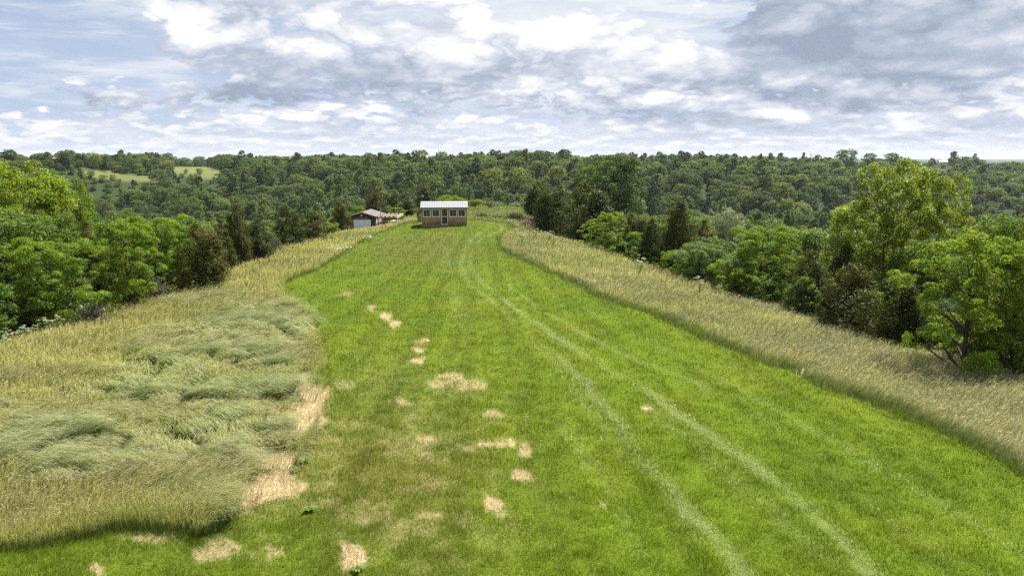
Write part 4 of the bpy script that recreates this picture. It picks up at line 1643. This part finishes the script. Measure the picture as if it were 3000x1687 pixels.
# single bushes on the rough ground behind the cabin
for px, top, wpx, dd, key, lab in ((1450, 603, 34, 158, 'shrub1', 'dull olive bush on the rough ground right of the cabin'),
                                   (1437, 625, 18, 150, 'shrub0', 'small green bush beside the left end of the brush pile'),
                                   (1490, 600, 40, 160, 'shrub1', 'green bush on the far rim behind the brush pile'),
                                   (1540, 606, 34, 156, 'shrub0', 'low green bush left of the bare-trunked cedar'),
                                   (1600, 640, 40, 118, 'shrub2', 'light green bush at the foot of the cedar clump'),
                                   (1235, 612, 22, 117, 'shrub1', 'grey-green bush at the left corner of the cabin'),
                                   (1415, 598, 40, 160, 'shrub2', 'light green bush behind the right cabin corner')):
    hero(key, 'shrub', px, top, wpx, dd, lab, 'shrub', None)

# ------------------------------------------------------------------ trees that stand out on the far hills, then the woodland mass
for px, top, wpx, dd, key, lab in (
        (65, 440, 42, 640, 'far0', 'large round tree standing on the skyline at the far left'), (235, 441, 16, 720, 'far6', 'small dark pointed tree on the left skyline'),
        (605, 494, 18, 655, 'far3', 'larger of two bushes on the far left meadow'), (567, 496, 11, 655, 'far3', 'smaller of two bushes on the far left meadow'),
        (420, 452, 36, 760, 'far5', 'round tree on the skyline right of the left power pole'), (1090, 448, 30, 640, 'far2', 'domed tree on the skyline above the garage'),
        (1243, 441, 40, 600, 'far0', 'highest round tree on the middle skyline'), (1300, 446, 44, 610, 'far5', 'wide tree on the middle skyline above the cabin'),
        (1605, 444, 26, 640, 'far4', 'narrow tree on the skyline right of the middle power pole'), (1608, 462, 17, 600, 'far6', 'dark oval cedar just under the middle skyline'),
        (2210, 448, 30, 680, 'far6', 'dark pointed tree on the right skyline above the wood'), (2332, 447, 20, 790, 'far4', 'narrow tree standing alone on the small right meadow'),
        (2375, 454, 26, 800, 'far1', 'round tree right of the right power pole'), (2455, 440, 62, 780, 'far5', 'broad crowned tree on the right skyline'),
        (2520, 450, 40, 800, 'far0', 'round dark tree on the skyline above the sycamore'), (2585, 449, 44, 840, 'far2', 'dark domed tree on the skyline above the sycamore top'),
        (2640, 470, 46, 760, 'far3', 'dark tree at the left border of the right meadow'), (2760, 444, 40, 900, 'far4', 'tall dark tree beside the white house on the right'),
        (2700, 462, 40, 905, 'far6', 'dark tree left of the white house on the right'), (2985, 468, 50, 820, 'far0', 'dark round tree near the right picture edge')):
    hero(key, 'hillside_tree', px, top, wpx, dd, lab, 'tree', 'trees standing out on the far hills')


def build_forest():
    g = np.random.default_rng(23)
    P = []
    for step, r0, r1, amax in ((6.6, 60, 420, 46), (7.6, 420, 1000, 42), (15.0, 1000, 3300, 38)):
        xs, ys = np.meshgrid(np.arange(-r1 * .75, r1 * .75, step), np.arange(20, r1, step))
        x = (xs + g.uniform(-.48, .48, xs.shape) * step).ravel()
        y = (ys + g.uniform(-.48, .48, xs.shape) * step).ravel()
        r = np.hypot(x, y)
        az = np.degrees(np.arctan2(x, y))
        k = (r >= r0) & (r < r1) & (np.abs(az) < amax)
        x, y, r = x[k], y[k], r[k]
        if r0 < 400:
            k = sdist(RIM, x, y) > 60
            x, y, r = x[k], y[k], r[k]
        k = ~in_meadow(x, y)
        for hx, hy in HOUSE_XY:
            k &= np.hypot(x - hx, y - hy) > 5
        if r0 >= 1000:
            k &= fbm(x / 210, y / 210, 301, 3) > .28
        P.append((x[k], y[k], r[k]))
    x, y, r = (np.concatenate(v) for v in zip(*P))
    z = terrain(x, y) - .3
    n = len(x)
    patch = fbm(x / 60, y / 60, 311, 3)
    sc = (.60 + .80 * g.random(n) ** 2.0) * (.78 + .5 * patch)
    sc = np.where(r > 1000, sc * 1.25, sc)
    # keep the meadows open towards the camera: the trees just in front of them are low
    q = np.zeros(n, bool)
    far_k = (r > 380) & (r < 1000)
    for dd in (25, 50, 80):
        f = (r[far_k] + dd) / r[far_k]
        q[far_k] |= in_meadow(x[far_k] * f, y[far_k] * f)
    sc = np.where(q, sc * .55, sc)
    kind = g.integers(0, 6, n)
    kind = np.where((patch > .62) & (g.random(n) < .45), 4, kind)
    kind = np.where(g.random(n) < .05, 6, kind)
    rot = g.random(n) * 6.283
    # the nearest become single trees
    az = np.abs(np.degrees(np.arctan2(x, y)))
    order = np.argsort(r)
    return x, y, z, r, sc, kind, rot, order


fx, fy, fz, fr, fs, fk, frot, forder = build_forest()


def link_forest(x, y, z, s, k, rot):
    col = bpy.data.collections.new('woodland trees')
    for i, key in enumerate(FAR):
        o = bpy.data.objects.new('%02d_tree' % i, PROTO[key]['crown'])
        col.objects.link(o)
    me = bpy.data.meshes.new('woodland')
    me.vertices.add(len(x))
    me.vertices.foreach_set('co', np.stack([x, y, z], -1).astype(np.float32).ravel())
    for nm, typ, v in (('size', 'FLOAT', s), ('turn', 'FLOAT', rot), ('sort', 'INT', k), ('tall', 'FLOAT', s * (.85 + .35 * np.random.default_rng(5).random(len(x))) * (1 - .36 * sstep(400, 600, np.hypot(x, y))))):
        a = me.attributes.new(nm, typ, 'POINT')
        a.data.foreach_set('value', np.asarray(v, np.int32 if typ == 'INT' else np.float32))
    o = link(bpy.data.objects.new('woodland', me))
    tree = bpy.data.node_groups.new('woodland', 'GeometryNodeTree')
    tree.interface.new_socket('Geometry', in_out='INPUT', socket_type='NodeSocketGeometry')
    tree.interface.new_socket('Geometry', in_out='OUTPUT', socket_type='NodeSocketGeometry')
    N = tree.nodes
    gi, go = N.new('NodeGroupInput'), N.new('NodeGroupOutput')
    iop = N.new('GeometryNodeInstanceOnPoints')
    ci = N.new('GeometryNodeCollectionInfo')
    ci.inputs['Collection'].default_value = col
    ci.inputs['Separate Children'].default_value = True
    ci.inputs['Reset Children'].default_value = True
    L = tree.links

    def attr(nm, typ):
        a = N.new('GeometryNodeInputNamedAttribute')
        a.data_type = typ
        a.inputs['Name'].default_value = nm
        return [s for s in a.outputs if s.name == 'Attribute' and s.enabled][0]
    L.new(gi.outputs[0], iop.inputs['Points'])
    L.new(ci.outputs[0], iop.inputs['Instance'])
    iop.inputs['Pick Instance'].default_value = True
    L.new(attr('sort', 'INT'), iop.inputs['Instance Index'])
    c1, c2 = N.new('ShaderNodeCombineXYZ'), N.new('ShaderNodeCombineXYZ')
    L.new(attr('turn', 'FLOAT'), c1.inputs[2])
    e = N.new('FunctionNodeEulerToRotation')
    L.new(c1.outputs[0], e.inputs[0])
    L.new(e.outputs[0], iop.inputs['Rotation'])
    sz = attr('size', 'FLOAT')
    L.new(sz, c2.inputs[0])
    L.new(sz, c2.inputs[1])
    L.new(attr('tall', 'FLOAT'), c2.inputs[2])
    L.new(c2.outputs[0], iop.inputs['Scale'])
    L.new(iop.outputs[0], go.inputs[0])
    md = o.modifiers.new('woodland', 'NODES')
    md.node_group = tree
    tag(o, 'dense green woodland covering the valley and the far hills to the skyline', 'woodland', kind='stuff')


n_single = 0
single = np.zeros(len(fx), bool)
for i in forder:
    if n_single >= 70 or fr[i] > 330:
        break
    px, py = project(fx[i], fy[i], fz[i] + 9 * fs[i])
    if not (-40 < px < 3040):
        continue
    if not (1180 < px < 1600):
        continue
    single[i] = True
    key = FAR[int(fk[i])]
    H = PROTO[key]['H'] * fs[i]
    name = 'cedar_tree' if key == 'far6' else 'broadleaf_tree'
    noun = 'dark far cedar' if key == 'far6' else {'far4': 'slender mid green valley tree'}.get(key, 'round mid green valley tree')
    add_tree(key, name, float(fx[i]), float(fy[i]), H, PROTO[key]['W'] * fs[i], float(frot[i]), auto_label(px, py, fr[i], noun), 'tree', 'trees in the valley behind the cabin', z=float(fz[i]))
    n_single += 1
link_forest(fx[~single], fy[~single], fz[~single], fs[~single], fk[~single], frot[~single])


# ------------------------------------------------------------------ brush piles, dead brush, flowers and weeds
def twig_heap(name, label, cat, px, py, w, h, dp, n, d=None, mat='twig', group=None, upright=.0, leaf=0):
    x, y = ground(px, py) if d is None else place(px, d)
    z = tz(x, y)
    root = empty(name, (x, y, z), 0)
    tag(root, label, cat, group)
    V, F, o = [], [], 0
    for i in range(n):
        cx, cy = rng.normal() * w * .24, rng.normal() * dp * .24
        top = h * math.exp(-((cx / (w * .42)) ** 2))
        cz = rng.random() * top * .8
        a = rng.random() * 6.283
        L = (.5 + 1.0 * rng.random()) * .55
        up = (rng.random() - .35) * .9 + upright
        dv = np.array([math.cos(a), math.sin(a), up])
        dv = dv / np.linalg.norm(dv) * L
        p = np.array([cx, cy, max(.02, cz)])
        v, f = tube_np(p - dv * .5, p + dv * .5 + np.array([0, 0, .1 * rng.random()]), .016 + .016 * rng.random(), .006, 4)
        v[:, 2] = np.maximum(v[:, 2], -.05)
        V.append(v)
        F.append(f + o)
        o += len(v)
    V, F = np.vstack(V), np.vstack(F)
    link(bpy.data.objects.new('branches', wood_mesh('branches', V, F, M[mat])), root)
    if leaf:
        P = np.stack([rng.normal(size=leaf) * w * .25, rng.normal(size=leaf) * dp * .25, rng.random(leaf) * h * .9], -1)
        N = unit(rng.normal(size=(leaf, 3)))
        t = (.6 + .8 * rng.random(leaf))[:, None] * np.ones((1, 3))
        link(bpy.data.objects.new('leaves', leaf_mesh('leaves', rhombs(P, N, .16 + .1 * rng.random(leaf), .09 + .05 * rng.random(leaf)), np.repeat(t, 4, 0), M['shrub'])), root)
    return root


M['twig_dark'] = solid_mat('dark_twigs', (.105, .09, .07), .9, .35, 5, (1, 1, 1), .1)
twig_heap('brush_pile', 'big brown heap of cut brush right of the cabin', 'brush pile', 1510, 645, 4.2, 1.25, 2.2, 900, None, 'twig_dark', None, 0, 500)
twig_heap('brush_pile', 'smaller weedy brush heap close to the cabin corner', 'brush pile', 1412, 638, 2.4, .8, 1.6, 420, None, 'twig_dark', None, 0, 400)
twig_heap('brush_pile', 'grey bare heap of branches at the right end of the brush', 'brush pile', 1545, 660, 2.2, .95, 1.6, 520, None, 'twig', None, .25)
twig_heap('brush_pile', 'low twiggy heap joining the two brush piles', 'brush pile', 1455, 641, 2.6, .55, 1.4, 360, None, 'twig_dark', None, 0, 160)
for px, top, d, w, h, lab in ((262, 0, 51.5, 2.4, 1.5, 'grey dead brush at the left field edge below the pale-topped locust'),
                              (445, 0, 58, 2.4, 2.2, 'grey bare stems left of the dark thicket'),
                              (800, 0, 84, 2.6, 2.6, 'grey bare stems among the left row of cedars'),
                              ):
    twig_heap('dead_brush', lab, 'brush', px, top, w, h, 1.6, 420, d, 'twig_dark', None, .8, 260)


def umbel_mesh(kind):
    """a tall wildflower: stems and flat pale flower heads"""
    V, F, o = [], [], 0
    heads = []
    n = 5
    for i in range(n):
        a = i * 2.4
        r = .10 + .22 * rng.random()
        p = (math.cos(a) * r, math.sin(a) * r, .95 + .45 * rng.random())
        v, f = tube_np((0, 0, .0), (p[0] * .25, p[1] * .25, .55), .014, .010, 4)
        V.append(v); F.append(f + o); o += len(v)
        v, f = tube_np((p[0] * .25, p[1] * .25, .55), p, .009, .006, 4)
        V.append(v); F.append(f + o); o += len(v)
        heads.append(p)
    sv, sf = np.vstack(V), np.vstack(F)
    P = []
    for p in heads:
        m = 26
        a, r = rng.random(m) * 6.283, np.sqrt(rng.random(m)) * (.10 + .07 * rng.random())
        P.append(np.stack([p[0] + np.cos(a) * r, p[1] + np.sin(a) * r, p[2] - r * .25 + rng.random(m) * .02], -1))
    P = np.vstack(P)
    N = unit(rng.normal(size=P.shape) * .35 + np.array([0, 0, 1]))
    c = np.array((.46, .48, .31)) * (.8 + .35 * rng.random(len(P)))[:, None]
    flower = leaf_mesh('flower_head', rhombs(P, N, .06 + .03 * rng.random(len(P)), .05 + .02 * rng.random(len(P))), np.repeat(c, 4, 0), M['petal'])
    m = 40
    LP = np.stack([rng.normal(size=m) * .14, rng.normal(size=m) * .14, .15 + .6 * rng.random(m)], -1)
    lc = np.array((.10, .165, .04)) * (.7 + .6 * rng.random(m))[:, None]
    lv = leaf_mesh('leaves', rhombs(LP, unit(rng.normal(size=(m, 3)) + np.array([0, 0, .6])), .16 + .1 * rng.random(m), .05 + .03 * rng.random(m)), np.repeat(lc, 4, 0), M['grass'])
    return flower, wood_mesh('stem', sv, sf, M['stem']), lv


M['stem'] = solid_mat('green_stem', (.13, .19, .06), .8, .2, 5)
UMB = [umbel_mesh(i) for i in range(4)]


def wildflower(x, y, s, label, group):
    o = empty('wildflower', (x, y, tz(x, y) - .02), rng.random() * 6.28)
    for part, me in zip(('flower_head', 'stem', 'leaves'), UMB[int(rng.integers(4))]):
        link(bpy.data.objects.new(part, me), o)
    o.scale = (s, s, s)
    tag(o, label, 'wildflower', group)


FL_EDGE = [(8, 925), (22, 938), (38, 930), (55, 921), (75, 930), (95, 915), (118, 906), (140, 912), (150, 896), (168, 902), (190, 890), (12, 958), (205, 872), (216, 885),
           (228, 868), (240, 878), (262, 866), (300, 858), (335, 845), (425, 812), (380, 836), (650, 745), (735, 716), (490, 800), (865, 676)]
for i, (px, py) in enumerate(FL_EDGE):
    x, y = ground(px, py + 10, .3) * .955
    wildflower(x, y, .62 + .3 * rng.random(), auto_label(px, py, 0, 'pale cream flowering weed'), 'pale weeds in flower along the left hay edge')
for px, py in ((1610, 700), (1622, 712), (1570, 688), (1530, 706), (1866, 716), (1880, 772), (1875, 790), (2050, 845), (1890, 700), (1690, 655)):
    x, y = ground(px, py + 10, .1)
    wildflower(x, y, .8 + .3 * rng.random(), auto_label(px, py, 0, 'pale flowering weed in the right hay'), 'pale weeds scattered in the right hay')


def daisy_patch(px, py, w, dp, n, label, h=.55):
    x, y = ground(px, py, .3)
    root = empty('daisy_patch', (x, y, tz(x, y)), 0)
    tag(root, label, 'flowers', 'white flower patches in the hay')
    q = rng.normal(size=(n, 2)) * np.array([w, dp]) * .36
    zz = terrain(x + q[:, 0], y + q[:, 1]) - tz(x, y)
    hh = h * (.75 + .45 * rng.random(n))
    P = np.stack([q[:, 0], q[:, 1], zz + hh], -1)
    N = unit(rng.normal(size=P.shape) * .5 + np.array([0, -.2, 1]))
    c = np.array((.55, .55, .50)) * (.85 + .2 * rng.random(n))[:, None]
    link(bpy.data.objects.new('blossom', leaf_mesh('blossom', rhombs(P, N, .09 + .04 * rng.random(n), .08 + .03 * rng.random(n)), np.repeat(c, 4, 0), M['petal'])), root)
    B = P.copy()
    B[:, 2] -= hh
    V, K, L, St = blades(B, rng.random(n) * 6.28, .3 * rng.random(n), hh * .98, np.full(n, .02), rng.random(n), np.tile((.09, .15, .04), (n, 1)), np.tile((.16, .22, .07), (n, 1)), 2)
    link(bpy.data.objects.new('stem', np_mesh('stem', V, L, St, K, [M['grass']])), root)


daisy_patch(990, 733, 2.4, 2.4, 90, 'long white daisy patch on the left edge of the strip')
daisy_patch(1083, 700, .9, 1.4, 60, 'small white daisy patch nearer the garage')
daisy_patch(1213, 645, 2.6, 3.0, 60, 'pale daisy drift between pergola and cabin', .7)
daisy_patch(1455, 604, 2.4, 1.2, 60, 'white flowers on the rim behind the brush heaps', .9)
daisy_patch(1512, 605, 1.6, 1.2, 60, 'white flowers behind the big brown brush heap', .9)


def dock_plant(px, py, s, label):
    x, y = ground(px, py, .1)
    o = empty('dock_plant', (x, y, tz(x, y)), rng.random() * 6)
    tag(o, label, 'weed', None)
    n = 11
    V, T_ = [], []
    for i in range(n):
        a = i * 2.4 + rng.random() * .5
        L = (.17 + .14 * rng.random()) * s
        e = .35 + .6 * rng.random()
        m = 4
        prev = None
        pts = []
        for k in range(m + 1):
            t = k / m
            r = L * math.sin(e * (.4 + t)) * t
            zz = L * (.9 * t - .55 * t * t) * math.cos(e * .6) + .02
            wv = .045 * s * math.sin(math.pi * min(1, .12 + t * .88)) + .004
            c = np.array([math.cos(a) * r, math.sin(a) * r, zz])
            b = np.array([-math.sin(a), math.cos(a), 0]) * wv
            pts.append((c - b, c + b))
        for k in range(m):
            V += [pts[k][0], pts[k][1], pts[k + 1][1], pts[k + 1][0]]
            T_ += [np.array((.12, .19, .03)) * (.7 + .5 * rng.random())] * 4
    link(bpy.data.objects.new('leaves', leaf_mesh('leaves', np.array(V), np.array(T_), M['grass'])), o)
    link(bpy.data.objects.new('stem', wood_mesh('stem', *tube_np((0, 0, -.05), (.02, 0, .42 * s), .012 * s, .005, 5), M['stem'])), o)


dock_plant(895, 1345, 1.25, 'broad-leaved dock between the straw and the mown grass')
dock_plant(905, 1490, 1.3, 'broad-leaved dock on the mown grass below the straw strip')
dock_plant(1045, 1660, 1.0, 'dark leafy weed beside the pale straw spot at the bottom')
dock_plant(40, 1360, 1.5, 'green weed standing in the beaten hay at the left edge')
dock_plant(860, 1375, .8, 'small bright weed growing out of the straw')


# ------------------------------------------------------------------ far houses and power poles
def far_spot(px, d):
    x, y = place(px, d)
    return x, y, tz(x, y)


def far_house(name, label, px, py, d, w, dp, wall, roof, rz, tall=4.6):
    x, y = place(px, d)
    z = tz(x, y)
    o = empty(name, (x, y, z - .3), rz)
    tag(o, label, 'house', None)
    e, rise = tall - 1.7, 1.7
    MB().box(-w / 2, w / 2, 0, dp, -2, e).build('wall', M[wall], o)
    MB().prism([(-.5, e), (dp / 2, e + rise), (dp + .5, e), (dp + .5, e + .2), (dp / 2, e + rise + .2), (-.5, e + .2)], -w / 2 - .5, w / 2 + .5, 'x').build('roof', M[roof], o)
    for k in (-.3, .05, .3):
        MB().box(w * k - .5, w * k + .5, -.05, -.004, e - 1.7, e - .6).build('window', M['glass'], o)


for h in HOUSES:
    far_house(*h)


def power_pole(label, px, top, d, h, gap, arm):
    x, y = place(px, d)
    _, ry, rz = ray(px, top)
    zt = CAM_H + rz / ry * y
    o = empty('power_pole', (x, y, zt - h), 0)
    tag(o, label, 'power pole', 'power poles on the far skyline')
    for s in ((-1, 1) if gap else (0,)):
        MB().tube((s * gap / 2, 0, -4), (s * gap / 2, 0, h), .26, .18, 8).build('pole', M['post_wood'], o)
    MB().box(-arm / 2, arm / 2, -.26, -.19 + .3, h - 2.6, h - 2.2).build('crossarm', M['post_wood'], o)
    for s in (-1, 0, 1):
        MB().tube((s * arm * .46, -.1, h - 2.2), (s * arm * .46, -.1, h - 1.7), .12, .08, 6).build('insulator', M['grey_metal'], o)


power_pole('thin H-shaped power pole on the left skyline', 383, 450, 760, 17, 2.6, 7)
power_pole('H-shaped power pole on the middle skyline', 1554, 441, 640, 17, 1.4, 2.4)
power_pole('single dark power pole on the right skyline', 2353, 448, 780, 16, 0, 1.6)


# ------------------------------------------------------------------ air
HAZE = True
if HAZE:
    ground_o = bpy.data.objects['ground']
    co = np.empty(len(ground_o.data.vertices) * 3, np.float32)
    ground_o.data.vertices.foreach_get('co', co)
    zmin = float(co.reshape(-1, 3)[:, 2].min())
    m, T, out = new_mat('pale_air')
    v = T.node('ShaderNodeVolumePrincipled')
    v.inputs['Color'].default_value = (.80, .88, 1.0, 1)
    v.inputs['Density'].default_value = .00004
    v.inputs['Anisotropy'].default_value = .2
    T.l.new(v.outputs[0], out.inputs['Volume'])
    h = MB().box(-9300, 9300, -9300, 9300, zmin - 1, 60).build('haze', m)
    tag(h, 'thin pale summer haze over the far hills', 'haze', kind='stuff')
